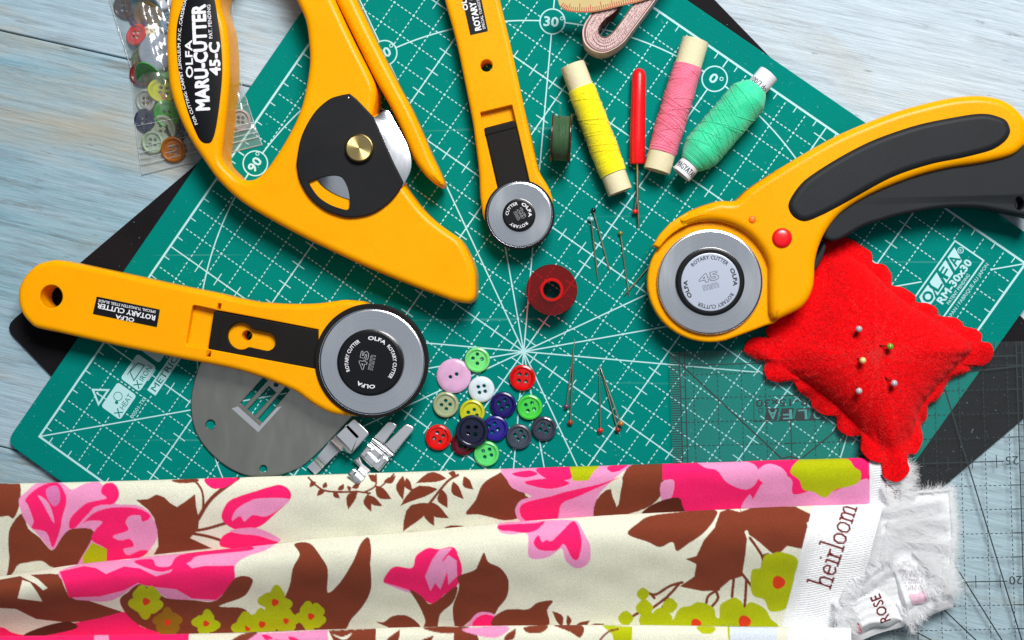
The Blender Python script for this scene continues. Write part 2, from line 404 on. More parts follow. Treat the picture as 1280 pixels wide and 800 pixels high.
# ================================================================ green cutting mat and its print
M_green = mat('mat_green', C(0, 125, 117), 0.75, spec=0.04, bump=0.30, bscale=2200, var=0.05, vscale=30)
def wear(m, amt=0.10):
    nt = m.node_tree; L = nt.links; b = nt.nodes['Principled BSDF']; src = b.inputs['Base Color'].links[0].from_socket; tc = nt.nodes.new('ShaderNodeTexCoord'); cur = src
    for rz_, sc, off in ((0.3, 210, 0.0), (1.25, 260, 3.1), (2.2, 240, 7.7)):
        mp = nt.nodes.new('ShaderNodeMapping'); mp.inputs['Rotation'].default_value = (0, 0, rz_); mp.inputs['Scale'].default_value = (0.02, 1, 1); mp.inputs['Location'].default_value = (off, off, 0); L.new(tc.outputs['Object'], mp.inputs[0])
        n = nt.nodes.new('ShaderNodeTexNoise'); n.inputs['Scale'].default_value = sc; n.inputs['Detail'].default_value = 2; L.new(mp.outputs[0], n.inputs['Vector'])
        r = nt.nodes.new('ShaderNodeValToRGB'); r.color_ramp.elements[0].position = 0.735; r.color_ramp.elements[1].position = 0.77; L.new(n.outputs[0], r.inputs[0])
        k = nt.nodes.new('ShaderNodeMath'); k.operation = 'MULTIPLY'; k.inputs[1].default_value = amt; L.new(r.outputs[0], k.inputs[0])
        x = nt.nodes.new('ShaderNodeMix'); x.data_type = 'RGBA'; L.new(k.outputs[0], x.inputs[0]); L.new(cur, x.inputs[6]); x.inputs[7].default_value = C(120, 190, 186); cur = x.outputs[2]
    n = nt.nodes.new('ShaderNodeTexNoise'); n.inputs['Scale'].default_value = 900; n.inputs['Detail'].default_value = 1; L.new(tc.outputs['Object'], n.inputs['Vector'])
    r = nt.nodes.new('ShaderNodeValToRGB'); r.color_ramp.elements[0].position = 0.76; r.color_ramp.elements[1].position = 0.79; L.new(n.outputs[0], r.inputs[0])
    k = nt.nodes.new('ShaderNodeMath'); k.operation = 'MULTIPLY'; k.inputs[1].default_value = 0.35; L.new(r.outputs[0], k.inputs[0])
    x = nt.nodes.new('ShaderNodeMix'); x.data_type = 'RGBA'; L.new(k.outputs[0], x.inputs[0]); L.new(cur, x.inputs[6]); x.inputs[7].default_value = C(170, 196, 196); L.new(x.outputs[2], b.inputs['Base Color'])
wear(M_green, 0.22); wear(M_black, 0.06)
M_print = mat('mat_print', C(176, 220, 226), 0.6, spec=0.3)
gm = thing('cutting_mat', 'teal green self-healing cutting mat with white centimetre grid', 'mat', (0, 0, -0.165))
EX = 1.06
solid('mat_sheet', rounded([MP(-EX, -EX), MP(30+EX, -EX), MP(30+EX, 30+EX), MP(-EX, 30+EX)], 0.5), bev(-0.165, 0.0, 0.035, 3), M_green, gm)
ZP = 0.004
discs = [(14.98+0.02, 29.0, '0°', 0), (8.0, 27.12, '30°', 30), (2.88, 22.0, '60°', 60), (1.0, 15.0, '90°', 90)]
def indisc(p, q, r=0.53): return any((p-a)**2+(q-b)**2 < r*r for a, b, _, _ in discs)
boxes = [(27.08, 21.8, 28.52, 29.12), (1.45, 2.62, 2.47, 3.9), (1.5, 4.1, 2.47, 5.4), (1.5, 5.6, 2.47, 6.9), (2.72, 4.36, 3.13, 6.5), (27.0, 24.2, 28.95, 29.12)]
def inbox(p, q): return any(a-0.03 < p < c+0.03 and b-0.03 < q < d+0.03 for a, b, c, d in boxes)
pm = MB()
def pl(p0, q0, p1, q1, w, chk=True, z=ZP):
    n = max(1, int(math.hypot(p1-p0, q1-q0)/0.12)) if chk else 1
    run = None
    for i in range(n+1):
        ok = True
        if i < n:
            t = (i+0.5)/n; p, q = p0+(p1-p0)*t, q0+(q1-q0)*t
            ok = not chk or not (indisc(p, q) or inbox(p, q))
        else: ok = False
        if ok and run is None: run = i
        if not ok and run is not None:
            a, b = run/n, i/n
            pm.put(*bar(MP(p0+(p1-p0)*a, q0+(q1-q0)*a), MP(p0+(p1-p0)*b, q0+(q1-q0)*b), w, z)); run = None
bw = 0.092
for a in (0, 30):
    pl(a, -bw/2, a, 30+bw/2, bw, False); pl(-bw/2 if 0 else bw/2, a, 30-bw/2, a, bw, False, ZP+0.0006)
for k in range(1, 30):
    if k % 5 == 0:
        pl(k, 0.05, k, 29.95, 0.054); pl(0.05, k, 29.95, k, 0.054, True, ZP+0.0006)
        for j in range(30):
            h = j+0.5
            if 0 < j < 29.9:
                if not indisc(k, h): pl(k-0.3, h, k+0.3, h, 0.042, True, ZP+0.0009)
                if not indisc(h, k): pl(h, k-0.3, h, k+0.3, 0.042, True, ZP+0.0009)
    else:
        for j in range(0, 150):
            c = j*0.2+0.2
            if c > 29.9: break
            if not (indisc(k, c) or inbox(k, c)): pl(k, c-0.056, k, c+0.056, 0.043, False, ZP+0.0003)
            if not (indisc(c, k) or inbox(c, k)): pl(c-0.056, k, c+0.056, k, 0.043, False, ZP+0.0012)
for j in range(30):
    h = j+0.5
    for a, s in ((0, 1), (30, -1)):
        pl(a, h, a+s*0.30, h, 0.042, False, ZP+0.0012); pl(h, a, h, a+s*0.30, 0.042, False, ZP+0.0012)
for d in (30, 45, 60, 120, 135, 150):
    t = math.radians(d); r = 15/max(abs(math.sin(t)), abs(math.cos(t)))
    pl(15-r*math.cos(t), 15-r*math.sin(t), 15+r*math.cos(t), 15+r*math.sin(t), 0.054, True, ZP+0.0015+d*2e-6)
A = np.linspace(0, 2*math.pi, 241)
for i in range(240): pl(15+14*math.cos(A[i]), 15+14*math.sin(A[i]), 15+14*math.cos(A[i+1]), 15+14*math.sin(A[i+1]), 0.055, True, ZP+0.0020)
for a, b, s, dg in discs:
    c = MP(a, b)
    for i in range(40):
        t0, t1 = 2*math.pi*i/40, 2*math.pi*(i+1)/40
        pm.put([(c[0]+r*math.cos(t), c[1]+r*math.sin(t), ZP+0.001) for r, t in ((0.50, t0), (0.555, t0), (0.555, t1), (0.50, t1))], [(0, 1, 2, 3)])
grid = pm.obj('grid_print', M_print, gm, ang=None, kind='stuff')
def mtext(s, p, q, dirn, h, **k):
    """text on the mat; dirn = reading direction in mat degrees (0 = along p)"""
    t = math.radians(dirn); L = k.pop('L', 3)
    return text(s, [MP(p, q), MP(p+L*math.cos(t), q+L*math.sin(t))], h, k.pop('z', ZP+0.001), k.pop('m', M_print), gm, **k)
for a, b, s, dg in discs:
    t = math.radians(dg); ux, uy = math.cos(t), math.sin(t); rx_, ry_ = math.sin(-t), math.cos(t)
    n_ = s[:-1]; w_ = 0.30*len(n_)
    p0, q0 = a-ux*(w_/2+0.05)-rx_*0.2, b-uy*(w_/2+0.05)-ry_*0.2
    mtext(n_, p0, q0, dg, 0.40, fit=w_, bold=0.035)
    c = MP(a+ux*(w_/2+0.09)+rx_*0.16, b+uy*(w_/2+0.09)+ry_*0.16)
    flat('degree_mark', [circ(c, 0.085, 20), circ(c, 0.05, 20)], ZP+0.001, M_print, gm)
# maker's box in the right corner
def mrect(name, p0, q0, p1, q1, r=0.0, z=ZP+0.001, m=M_print, parent=None):
    pts = [MP(p0, q0), MP(p1, q0), MP(p1, q1), MP(p0, q1)]
    return flat(name, [rounded(pts, r) if r else np.array(pts)], z, m, parent or gm)
fb = MB()
for a in ((27.08, 22, 27.08, 29.12), (28.52, 22, 28.52, 29.12), (27.05, 29.12, 28.55, 29.12)): fb.put(*bar(MP(*a[:2]), MP(*a[2:]), 0.065, ZP+0.001+0.0002*(a[0] == 27.05)))
fb.obj('print_frame', M_print, gm, ang=None)
for i, ch in enumerate('OLFA'):
    q0 = 26.20+i*0.635; sl = 0.28
    pts = [MP(27.22, q0+sl), MP(27.80, q0), MP(27.80, q0+0.50), MP(27.22, q0+0.50+sl)]
    if i == 0: pts = [MP(27.22, q0+sl-0.12), MP(27.52, q0-0.02), MP(27.80, q0+0.02), MP(27.80, q0+0.50), MP(27.50, q0+0.50+sl-0.05), MP(27.22, q0+0.50+sl)]
    flat('logo_tile', [np.array(pts)], ZP+0.001, M_print, gm)
    if ch == 'O':
        c = MP(27.51, q0+0.38); flat('lettering', [circ(c, 0.23, 30), circ(c, 0.125, 30)], ZP+0.003, M_green, gm)
    else: mtext(ch, 27.74, q0+0.12+(0.02 if ch == 'L' else 0.03), 94, 0.42, fit=0.38, bold=0.03, z=ZP+0.003, m=M_green)
c = MP(27.50, 28.93); flat('lettering', [circ(c, 0.13, 24), circ(c, 0.10, 24)], ZP+0.001, M_print, gm)
mtext('R', 27.56, 28.89, 90, 0.13)
mtext('E:', 28.20, 25.92, 90, 0.30, bold=0.02)
mtext('RM-30x30', 28.19, 26.66, 90, 0.31, fit=2.12, bold=0.045)
mtext('PATENT PENDING', 28.42, 26.80, 90, 0.135, fit=1.5, bold=0.01)
mtext('MADE IN JAPAN / FABRIQUE AU JAPON', 28.80, 25.35, 90, 0.15, fit=3.75, bold=0.0)
# care marks in the left corner
for q0, q1, w in ((2.62, 3.90, 'HEAT'), (4.10, 5.40, 'IRON'), (5.60, 6.90, 'SUN')):
    mrect('care_tile', 1.46, q0, 2.47, q1, 0.14)
    if w != 'SUN':
        for d in ((-1, -1, 1, 1), (-1, 1, 1, -1)):
            V, F = bar(MP(2.24+0.15*d[0], q0+0.22+0.13*d[1]), MP(2.24+0.15*d[2], q0+0.22+0.13*d[3]), 0.05, ZP+0.003+0.0003*(d[1] > 0)); add('cross', V, F, M_green, gm, ang=None)
        mtext(w, 2.36, q0+0.44, 90, 0.24, fit=0.72, bold=0.0, z=ZP+0.003, m=M_green)
iron = [(1.62, 4.55), (2.02, 4.32), (2.02, 5.18), (1.70, 5.10), (1.66, 4.85)]
Q = np.array([MP(*a) for a in iron]); flat('iron_mark', [Q, inset(ccw(Q), 0.045)], ZP+0.003, M_green, gm)
c = MP(1.82, 3.40); flat('heat_mark', [circ(c, 0.20, 24), circ(c, 0.17, 24)], ZP+0.003, M_green, gm)
flat('heat_mark', [circ(MP(1.92, 3.15), 0.075, 16)], ZP+0.003, M_green, gm)
V, F = bar(MP(1.62, 5.0), MP(1.62, 4.4), 0.03, ZP+0.003); add('iron_mark', V, F, M_green, gm, ang=None)
mrect('metric_tile', 2.70, 4.36, 3.14, 6.5, 0.0)
mtext('METRIC', 3.05, 4.50, 90, 0.27, fit=1.75, bold=0.012, z=ZP+0.003, m=M_green)
mtext('00501-TKI', 2.90, 2.98, 90, 0.17, fit=1.05, bold=0.0)
Q = ccw([MP(0.68, 3.0), MP(1.36, 2.56), MP(1.36, 3.46)]); flat('warning_mark', [Q, inset(Q, 0.085)], ZP+0.001, M_print, gm)
mtext('!', 1.27, 2.96, 90, 0.30, bold=0.03)
# ================================================================ clear quilting ruler
M_acry = clear('clear_acrylic', (0.945, 0.972, 0.970, 1), 0.03, 0.010, (0.75, 0.86, 0.9, 1), 0.012)  # pale diffuse veil paints in the ceiling's reflection
M_rprint = mat('ruler_print', C(16, 30, 36), 0.6)
r0, r1 = W(836, 439.5, 0.02), W(1280, 425.8, 0.02); rx = (r1-r0)/np.linalg.norm(r1-r0); ry = np.array([rx[1], -rx[0]])
def RP(a, b): return r0+rx*a+ry*b
ru = thing('quilting_ruler', 'clear acrylic quilting ruler with thin black grid lines beneath the red pincushion', 'ruler', (*RP(7.5, 6), 0.0))
rc_ = rounded([RP(0, 0), RP(15.25, 0), RP(15.25, 30), RP(0, 30)], 0.12)
solid('ruler_plate', rc_, [(0.02, 0.02), (0, 0.04), (0, 0.27), (0.025, 0.295)], M_acry, ru)
ZR = 0.013; rp = MB(); zc = [0]
def rb(a0, b0, a1, b1, w=0.035):
    zc[0] = (zc[0]+1) % 7; rp.put(*bar(RP(a0, b0), RP(a1, b1), w, ZR+zc[0]*0.0003))
def rpx(x0, y0, x1, y1, w=0.055): rp.put(*bar(W(x0, y0, ZR), W(x1, y1, ZR), w, ZR+0.0024))
for a in (0.44, 0.65, 14.40, 14.62): rb(a, 0.02, a, 16, 0.045)
for k in range(1, 150):
    b = 0.1*k; rb(0.03, b, 0.44, b, 0.030); rb(14.62, b, 15.2, b, 0.030)
    if k % 5 == 0: rb(0.44, b, 0.65, b, 0.03); rb(14.40, b, 14.62, b, 0.03)
for k in range(1, 30): rb(0.5*k, 0.02, 0.5*k, 0.22, 0.03)
rb(0.65, 0.60, 14.4, 0.60, 0.035)
for a in range(1, 15):
    if a in (5, 10):
        rb(a, 2.9 if a == 5 else 0.6, a, 16, 0.04)
        for b in range(1, 16): rb(a-0.22, b+0.0, a+0.22, b, 0.04)
    else:
        for j in range(int(15/0.2)): rb(a, 0.65+j*0.2, a, 0.65+j*0.2+0.11, 0.034)
for b in range(1, 16):
    if b in (5, 10):
        rb(0.65, b, 13.75, b, 0.045)
        for a in range(1, 14): rb(a+0.45, b-0.27, a+0.45, b+0.27, 0.035)
        text({5: '25', 10: '20'}[b], [RP(14.36, b-0.20), RP(13.8, b-0.20)], 0.36, ZR, M_rprint, ru, fit=0.54, bold=0.0)
    else:
        for j in range(int(13.7/0.2)): rb(0.70+j*0.2, b, 0.70+j*0.2+0.11, b, 0.034)
        rb(14.0, b, 14.4, b, 0.045)
for L_ in ((836, 441, 977, 573), (1002, 573, 1075, 514), (1100, 494, 1214, 464), (1214, 464, 1300, 455), (1181, 486, 1279, 806), (1150, 636, 1256, 806), (1100, 686, 1226, 806), (1060, 743, 1180, 809)): rpx(*L_)
rp.put(*bar(W(978, 573, ZR), W(987, 570.5, ZR), 0.05, ZR+0.0027)); rp.put(*bar(W(987, 570.5, ZR), W(998, 573, ZR), 0.05, ZR+0.0028))
rp.obj('ruler_lines', M_rprint, ru, ang=None, kind='stuff')
Zt = ZR+0.003
for x0, ch in ((1012, 'O'), (993, 'L'), (974, 'F'), (955.5, 'A')):
    pts = [W(x0, 525.5, Zt), W(x0+15.5, 525, Zt), W(x0+18.5, 510, Zt), W(x0+3, 510.5, Zt)]
    V, F = text_vf(ch, [W(x0+15.5, 512.0, Zt), W(x0+3.5, 512.4, Zt)], 0.40, Zt, fit=0.36, bold=0.02)
    flat('logo_tile', [np.array(pts)], Zt-0.001, M_rprint, ru)
    add('lettering', V-np.array([0, 0, 0.0]), F, mat('ruler_tile_gap', C(70, 150, 150), 0.6) if ch == 'O' else bpy.data.materials['ruler_tile_gap'], ru, ang=None)
text('MQR-15x30', [W(1040, 497.2, Zt), W(945, 499.8, Zt)], 0.30, Zt, M_rprint, ru, fit='path', bold=0.02)
c = W(950.8, 513, Zt); flat('lettering', [circ(c, 0.11, 20), circ(c, 0.085, 20)], Zt, M_rprint, ru)
for a in ((942.5, 490, 942.5, 527), (942.5, 527, 1030, 524.5)): rp2 = bar(W(*a[:2], ZR), W(*a[2:], ZR), 0.025, ZR+0.0031); add('print_frame', *rp2, M_rprint, ru, ang=None)
# ================================================================ ROTARY CUTTERS
M_yel = mat('yellow_plastic', (0.97, 0.395, 0.0, 1), 0.28, spec=0.15, bump=0.06, bscale=900, var=0.04, vscale=45, sss=0.35)
M_blk = mat('black_plastic', C(27, 27, 29), 0.45, spec=0.4, bump=0.04, bscale=3000, var=0.15, vscale=60)
M_lev = mat('lever_black', C(27, 25, 24), 0.55, spec=0.12, bump=0.04, bscale=3000, var=0.12, vscale=50)
M_rub = mat('grip_rubber', C(34, 38, 42), 0.48, spec=0.16, bump=0.14, bscale=4500, var=0.12, vscale=40)
M_hub = mat('hub_black', C(20, 21, 25), 0.35, spec=0.2)
M_ink = mat('white_ink', C(232, 234, 242), 0.6)
M_dink = mat('dark_ink', C(24, 28, 40), 0.6)
M_red = mat('red_plastic', (0.80, 0.006, 0.012, 1), 0.28, spec=0.5)
M_lbl = mat('hub_label', C(176, 186, 205), 0.40, metal=0.35)
def metal_mat(name, col, rough, scr=0.12):
    m = mat(name, col, rough, metal=1.0); nt = m.node_tree; b = nt.nodes['Principled BSDF']; L = nt.links
    tc = nt.nodes.new('ShaderNodeTexCoord'); mp = nt.nodes.new('ShaderNodeMapping'); mp.inputs['Scale'].default_value = (1, 0.25, 1); mp.inputs['Rotation'].default_value = (0, 0, 0.6); L.new(tc.outputs['Object'], mp.inputs[0])
    n = nt.nodes.new('ShaderNodeTexNoise'); n.inputs['Scale'].default_value = 260; n.inputs['Detail'].default_value = 5; L.new(mp.outputs[0], n.inputs['Vector'])
    r = nt.nodes.new('ShaderNodeMapRange'); r.inputs[3].default_value = max(0.02, rough-scr); r.inputs[4].default_value = rough+scr; L.new(n.outputs[0], r.inputs[0]); L.new(r.outputs[0], b.inputs['Roughness'])
    bp = nt.nodes.new('ShaderNodeBump'); bp.inputs['Strength'].default_value = 0.03; bp.inputs['Distance'].default_value = 0.0005; L.new(n.outputs[0], bp.inputs['Height']); L.new(bp.outputs[0], b.inputs['Normal'])
    return m
M_blade = metal_mat('blade_steel', (0.82, 0.84, 0.89, 1), 0.19, 0.05)
M_steel = metal_mat('plain_steel', (0.58, 0.58, 0.58, 1), 0.28)
M_brass = metal_mat('brass', (0.80, 0.60, 0.25, 1), 0.32, 0.02)
for nd in M_brass.node_tree.nodes:
    if nd.type == 'BSDF_PRINCIPLED':
        nd.inputs['Anisotropic'].default_value = 0.9; tg = M_brass.node_tree.nodes.new('ShaderNodeTangent'); tg.direction_type = 'RADIAL'; tg.axis = 'Z'; M_brass.node_tree.links.new(tg.outputs[0], nd.inputs['Tangent'])
def grind(m):
    """fine concentric grinding marks round the disc's own centre"""
    nt = m.node_tree; L = nt.links; b = nt.nodes['Principled BSDF']; tc = nt.nodes.new('ShaderNodeTexCoord')
    ln = nt.nodes.new('ShaderNodeVectorMath'); ln.operation = 'LENGTH'; L.new(tc.outputs['Object'], ln.inputs[0])
    n = nt.nodes.new('ShaderNodeTexNoise'); n.noise_dimensions = '1D'; n.inputs['Scale'].default_value = 1500; n.inputs['Detail'].default_value = 5; L.new(ln.outputs['Value'], n.inputs['W'])
    col = tuple(b.inputs['Base Color'].default_value); r = nt.nodes.new('ShaderNodeValToRGB'); r.color_ramp.elements[0].position = 0.3; r.color_ramp.elements[1].position = 0.7
    r.color_ramp.elements[0].color = tuple(x*0.955 for x in col[:3])+(1,); r.color_ramp.elements[1].color = tuple(min(1, x*1.02) for x in col[:3])+(1,); L.new(n.outputs[0], r.inputs[0]); L.new(r.outputs[0], b.inputs['Base Color'])
    b.inputs['Anisotropic'].default_value = 0.45; tg = nt.nodes.new('ShaderNodeTangent'); tg.direction_type = 'RADIAL'; tg.axis = 'Z'; L.new(tg.outputs[0], b.inputs['Tangent'])
grind(M_blade)
def R_(r, z): return r*(57.6-z)/FPX
def cwall(c, r, z0, z1, b=0.04): return [(r-b*0.5, z0), (r, z0+b), (r, z1-b), (r-b*0.3, z1-b*0.3), (r-b, z1), (r-b-0.02, z1)]
def disc(name, c, r, z0, z1, mat_, parent, b=0.04, seg=96):
    pr = [(0.0, z0)]+cwall(c, r, z0, z1, b)+[(0.0, z1)]
    return lathe(name, pr, mat_, parent, seg, (c[0], c[1], 0), ang=30, ori=np.array([c[0], c[1], z0]))
def ring_text(items, c, r, h, z, m, parent, tilt=0.0):
    """items: (string, centre angle in degrees counter-clockwise from +x, arc length in degrees, bold)"""
    for s, a, span, bold in items:
        a0, a1 = math.radians(a+span/2+tilt), math.radians(a-span/2+tilt)
        text(s, arc(c, r, a0, a1), h, z, m, parent, fit='path', bold=bold)
def outline_num(lines, c, ang, z, parent, dark, light):
    """hollow figures: light letters with a smaller dark letter inside"""
    for s, dx, dy, h, w in lines:
        u = np.array([math.cos(ang), math.sin(ang)]); v = np.array([-u[1], u[0]])
        p = np.asarray(c)+u*(dx-w/2)+v*dy; path = [p, p+u*w]
        if s == 'mm': text(s, path, h, z, light, parent, fit=w, bold=0.05, caph=0.5); text(s, path, h, z+0.0035, dark, parent, fit=w, caph=0.5); continue
        text(s, path, h, z, light, parent, fit=w, bold=0.075)
        text(s, path, h, z+0.0035, dark, parent, fit=w, bold=0.02)
def serrate(P, boxes, amp=0.020, step=0.034):
    """fine grip teeth: densify the outline where it falls into the boxes; returns outline and tooth heights"""
    out = []; am = []; n = len(P); k_ = 0
    for i in range(n):
        a, b = P[i], P[(i+1)%n]; L = np.linalg.norm(b-a); hit = any(np.all((a >= lo) & (a <= hi)) for lo, hi in boxes); m = max(1, int(L/step)) if hit else 1
        for k in range(m):
            out.append(a+(b-a)*k/m); am.append((amp if k_ % 2 else -amp) if hit else 0.0); k_ += 1
    return np.array(out), np.array(am)
def pbox(x0, y0, x1, y1, z):
    a, b = W(x0, y0, z), W(x1, y1, z); return (np.minimum(a, b), np.maximum(a, b))
def label_plate(parent, pts, z, lines, name='label', r=0.03):
    """black name plate with printed lines: (string, start px, end px, cap height cm, bold)"""
    lb = solid(name, rounded(WA(pts, z), r), [(0, z-0.05), (0, z+0.008), (0.008, z+0.014)], M_hub, parent)
    for s, a, b, h, bold in lines: text(s, [W(*a, z), W(*b, z)], h, z+0.018, M_ink, lb, fit='path', bold=bold)
    return lb
# ---------------------------------------------------------------- straight-handled 45 mm cutter at the left
t = thing('rotary_cutter', 'straight yellow rotary cutter with black-rimmed blade lying on the steel needle plate', 'rotary cutter', (*W(270, 420, 0), 0.1), 'rotary cutters')
z = 1.25; ZB = 1.45
out = [(47.5,330.6),(60,326.5),(72.5,325),(90,328),(130,336.5),(170,345),(220,356),(270,366),(292,371.5),(310,375),(327,378),(355,380),(390,380),(414,377.5),(428,375),(442,375.6),(460,380),(500,410),(515,450),(490,500),(460,519),(430,519),(417,517),(405,512.5),(392,505),(380,496.5),(371,490),(355,482.5),(330,472.5),(310,466),(280,458.5),(230,449),(160,435),(110,424),(75,416),(47.5,410),(38,403.5),(30,394),(25,382.5),(23.5,370),(25,359),(30,348.5),(37.5,339)]
OP = ccw(smooth(WA(out, z), 5)); OP, TE = serrate(OP, [pbox(330, 370, 418, 384, z), pbox(300, 462, 362, 488, z)])
rec = rounded(WA([(240.5,381),(398,412),(398,462),(232,431)], ZB), [0.12, 0.02, 0.02, 0.12])
body = solid('body', OP, bev(0.15, ZB, 0.24, 6), M_yel, t, teeth=TE, holes=[circ(W(64, 370.6, ZB), R_(14.6, ZB), 40), rec,
    WA([(272.5,379),(276.5,380),(275.3,387.2),(271,386.3)], ZB), WA([(259.5,437.8),(263.8,438.8),(262.5,446.5),(258.5,445.6)], ZB)], ang=38)
solid('channel_floor', inset(ccw(WA([(236,367),(402,399),(402,476),(224,446)], ZB)), 0.0), [(0, 0.2), (0, 1.08)], M_yel, t, holes=[circ(W(308.6, 419.5, 1.08), R_(6.5, 1), 24)])
lev = rounded(WA([(267.5,387.5),(410,414.5),(410,468),(259.5,438.5)], 1.36), [0.16, 0.0, 0.0, 0.2])
def keyhole(c0, r0, c1, r1, z, n=22):
    a, b = W(*c0, z), W(*c1, z); d = b-a; th = math.atan2(d[1], d[0]); R0, R1 = R_(r0, z), R_(r1, z)
    g = math.asin(R1/R0) if R1 < R0 else math.pi/2
    k = [a+R0*np.array([math.cos(x), math.sin(x)]) for x in np.linspace(th+g, th+2*math.pi-g, n)]
    k += [b+R1*np.array([math.cos(x), math.sin(x)]) for x in np.linspace(th-math.pi/2, th+math.pi/2, n)]
    return np.array(k)
lv = solid('blade_lever', lev, bev(1.10, 1.37, 0.05, 3, 0.02), M_lev, t, holes=[keyhole((300.5, 420), 17.3, (333, 427), 11.8, 1.37)])
lp = WA([(278.5, 390.5), (279.8, 390.8), (270.7, 439.2), (269.4, 438.9)], 1.37); solid('lever_ridge', lp, [(0, 1.34), (0, 1.395)], M_lev, t)
c = W(464.5, 451, 1.5); disc('blade_guard', c, R_(72, 1.5), 1.30, 1.56, M_lev, t, 0.05)
c = W(464.5, 452.5, 1.62); disc('blade', c, R_(66.6, 1.6), 1.53, 1.63, M_blade, t, 0.075)
c = W(462, 453.5, 1.95); hb = disc('blade_hub', c, R_(42, 1.9), 1.6, 1.93, M_hub, t, 0.10)
c = W(463.3, 453, 1.95); rr = R_(28.3, 1.95)
ring_text([('OLFA', 74, 44, 0.04), ('ROTARY CUTTER', 2, 84, 0.02), ('OLFA', 258, 44, 0.04), ('ROTARY CUTTER', 160, 84, 0.02)], c, rr, 0.15, 1.935, M_ink, hb, 0)
outline_num([('45', 0.02, 0.10, 0.30, 0.74), ('mm', 0.0, -0.20, 0.20, 0.60)], W(461.5, 452.5, 1.95), math.radians(78), 1.935, hb, M_hub, mat('grey_ink', C(180, 182, 186), 0.6))
label_plate(t, [(121, 370.6), (200, 387), (196, 409), (116, 392.5)], ZB, [('OLFA', (168.2, 398.0), (145.2, 393.2), 0.165, 0.035), ('ROTARY CUTTER', (194.5, 394.6), (122.5, 378.9), 0.205, 0.035), ('SPECIAL TUNGSTEN STEEL BLADE', (195, 388.4), (123.5, 374.2), 0.11, 0.01)])
# ---------------------------------------------------------------- small 28 mm cutter at the top
t = thing('rotary_cutter', 'small straight yellow rotary cutter beside the dark green bobbin', 'rotary cutter', (*W(630, 150, 0), 0.0), 'rotary cutters')
z = 0.9; ZB = 1.05
out = [(530,-110),(542,-60),(556,0),(570,51),(580,98),(590,148),(595,182),(599,215),(600,240),(602,258),(606,275),(625,300),(650,306),(675,290),(690,255),(689,243),(684,231),(675,216),(670,199),(664,172),(656,138),(650,110),(640,64),(625,0),(612,-60),(600,-112),(565,-128)]
OP = ccw(smooth(WA(out, z), 5)); OP, TE = serrate(OP, [pbox(655, 150, 676, 215, z), pbox(588, 172, 601, 246, z)])
rec = rounded(WA([(600,140.6),(640,131),(664,235),(624,245)], ZB), 0.03)
solid('body', OP, bev(0.0, ZB, 0.20, 5), M_yel, t, teeth=TE, holes=[circ(W(608, 82, ZB), R_(7.6, ZB), 32), rec], ang=38)
solid('channel_floor', WA([(596,138),(643,128),(668,240),(620,250)], ZB), [(0, 0.05), (0, 0.72)], M_yel, t)
solid('blade_lever', rounded(WA([(604.5,160),(643,150),(666,246),(627,256)], 1.05), [0.10, 0.10, 0, 0]), bev(0.74, 1.06, 0.06, 3, 0.02), M_lev, t)
solid('lever_ridge', WA([(606,167.5),(644.5,157.5),(645.0,159.5),(606.5,169.5)], 1.06), [(0.0, 1.0), (0, 1.08), (0.02, 1.10)], M_lev, t)
c = W(649.5, 268.5, 1.1); disc('blade_guard', c, R_(43.7, 1.1), 0.9, 1.16, M_lev, t, 0.05)
c = W(649.5, 268, 1.22); disc('blade', c, R_(41, 1.2), 1.13, 1.23, M_blade, t, 0.07)
c = W(648.5, 268.7, 1.5); hb = disc('blade_hub', c, R_(20.6, 1.5), 1.2, 1.48, M_hub, t, 0.08, 64)
c = W(648.2, 268.7, 1.5); rr = R_(12.6, 1.5)
ring_text([('OLFA', 32, 84, 0.05), ('CUTTER', 138, 86, 0.02), ('ROTARY', 272, 92, 0.02)], c, rr, 0.125, 1.485, M_ink, hb)
outline_num([('28', 0.0, 0.02, 0.20, 0.42), ('mm', 0.0, -0.17, 0.13, 0.36)], W(649, 268, 1.5), math.radians(-60), 1.485, hb, M_hub, bpy.data.materials['grey_ink'])
label_plate(t, [(570, -36), (593.5, -41), (610, 39), (588, 44)], ZB, [('OLFA', (585.3, 12), (580.0, -13), 0.20, 0.05), ('ROTARY CUTTER', (601.6, 37), (586, -34.5), 0.25, 0.05), ('SPECIAL TUNGSTEN STEEL BLADE', (607, 36), (591.4, -36), 0.11, 0.01)])
# ---------------------------------------------------------------- ergonomic 45 mm cutter at the right
t = thing('rotary_cutter', 'curved yellow rotary cutter with dark rubber grip resting on the red pincushion', 'rotary cutter', (*W(1000, 290, 0), 0.3), 'rotary cutters')
z = 1.75; ZB = 1.95
body_px = [(972,399.8),(982.5,395),(1000,386),(1010,375),(1016,361),(1018,349),(1018.5,337),(1019,328),(1021,318),(1024.5,306.5),(1030,294),(1039,280),(1050,267.5),(1064,257),(1080,247.5),(1095,240),(1120,229.5),(1145,220.5),(1170,213.5),(1195,208.5),(1220,205),(1245,200),(1264,194.5),(1275,187),(1282,178),(1284.5,165),(1281,150),(1275,141),(1265,131.5),(1251,124),(1232,120),(1214,119.5),(1189,122),(1157,129),(1120,139.5),(1079,155),(1047,169),(1010,189),(960,219.5),(934,237),(922,248.5),(915,251.5),(900,251),(884,255),(864,262.5),(846,273)]
cc = (887.5, 352.3)
inner = [(cc[0]+76*math.cos(a), cc[1]-76*math.sin(a)) for a in np.linspace(math.radians(118), math.radians(15), 22)]
P = np.concatenate([smooth(WA(body_px, z), 5, closed=False), WA(inner, z), WA([(961, 350), (961, 375), (961.5, 390), (964.5, 398)], z)])
P, TE = serrate(ccw(P), [pbox(862, 246, 918, 265, z), pbox(920, 212, 972, 250, z)])
bd = solid('body', P, bev(0.65, ZB, 0.34, 7), M_yel, t, teeth=TE, ang=40)
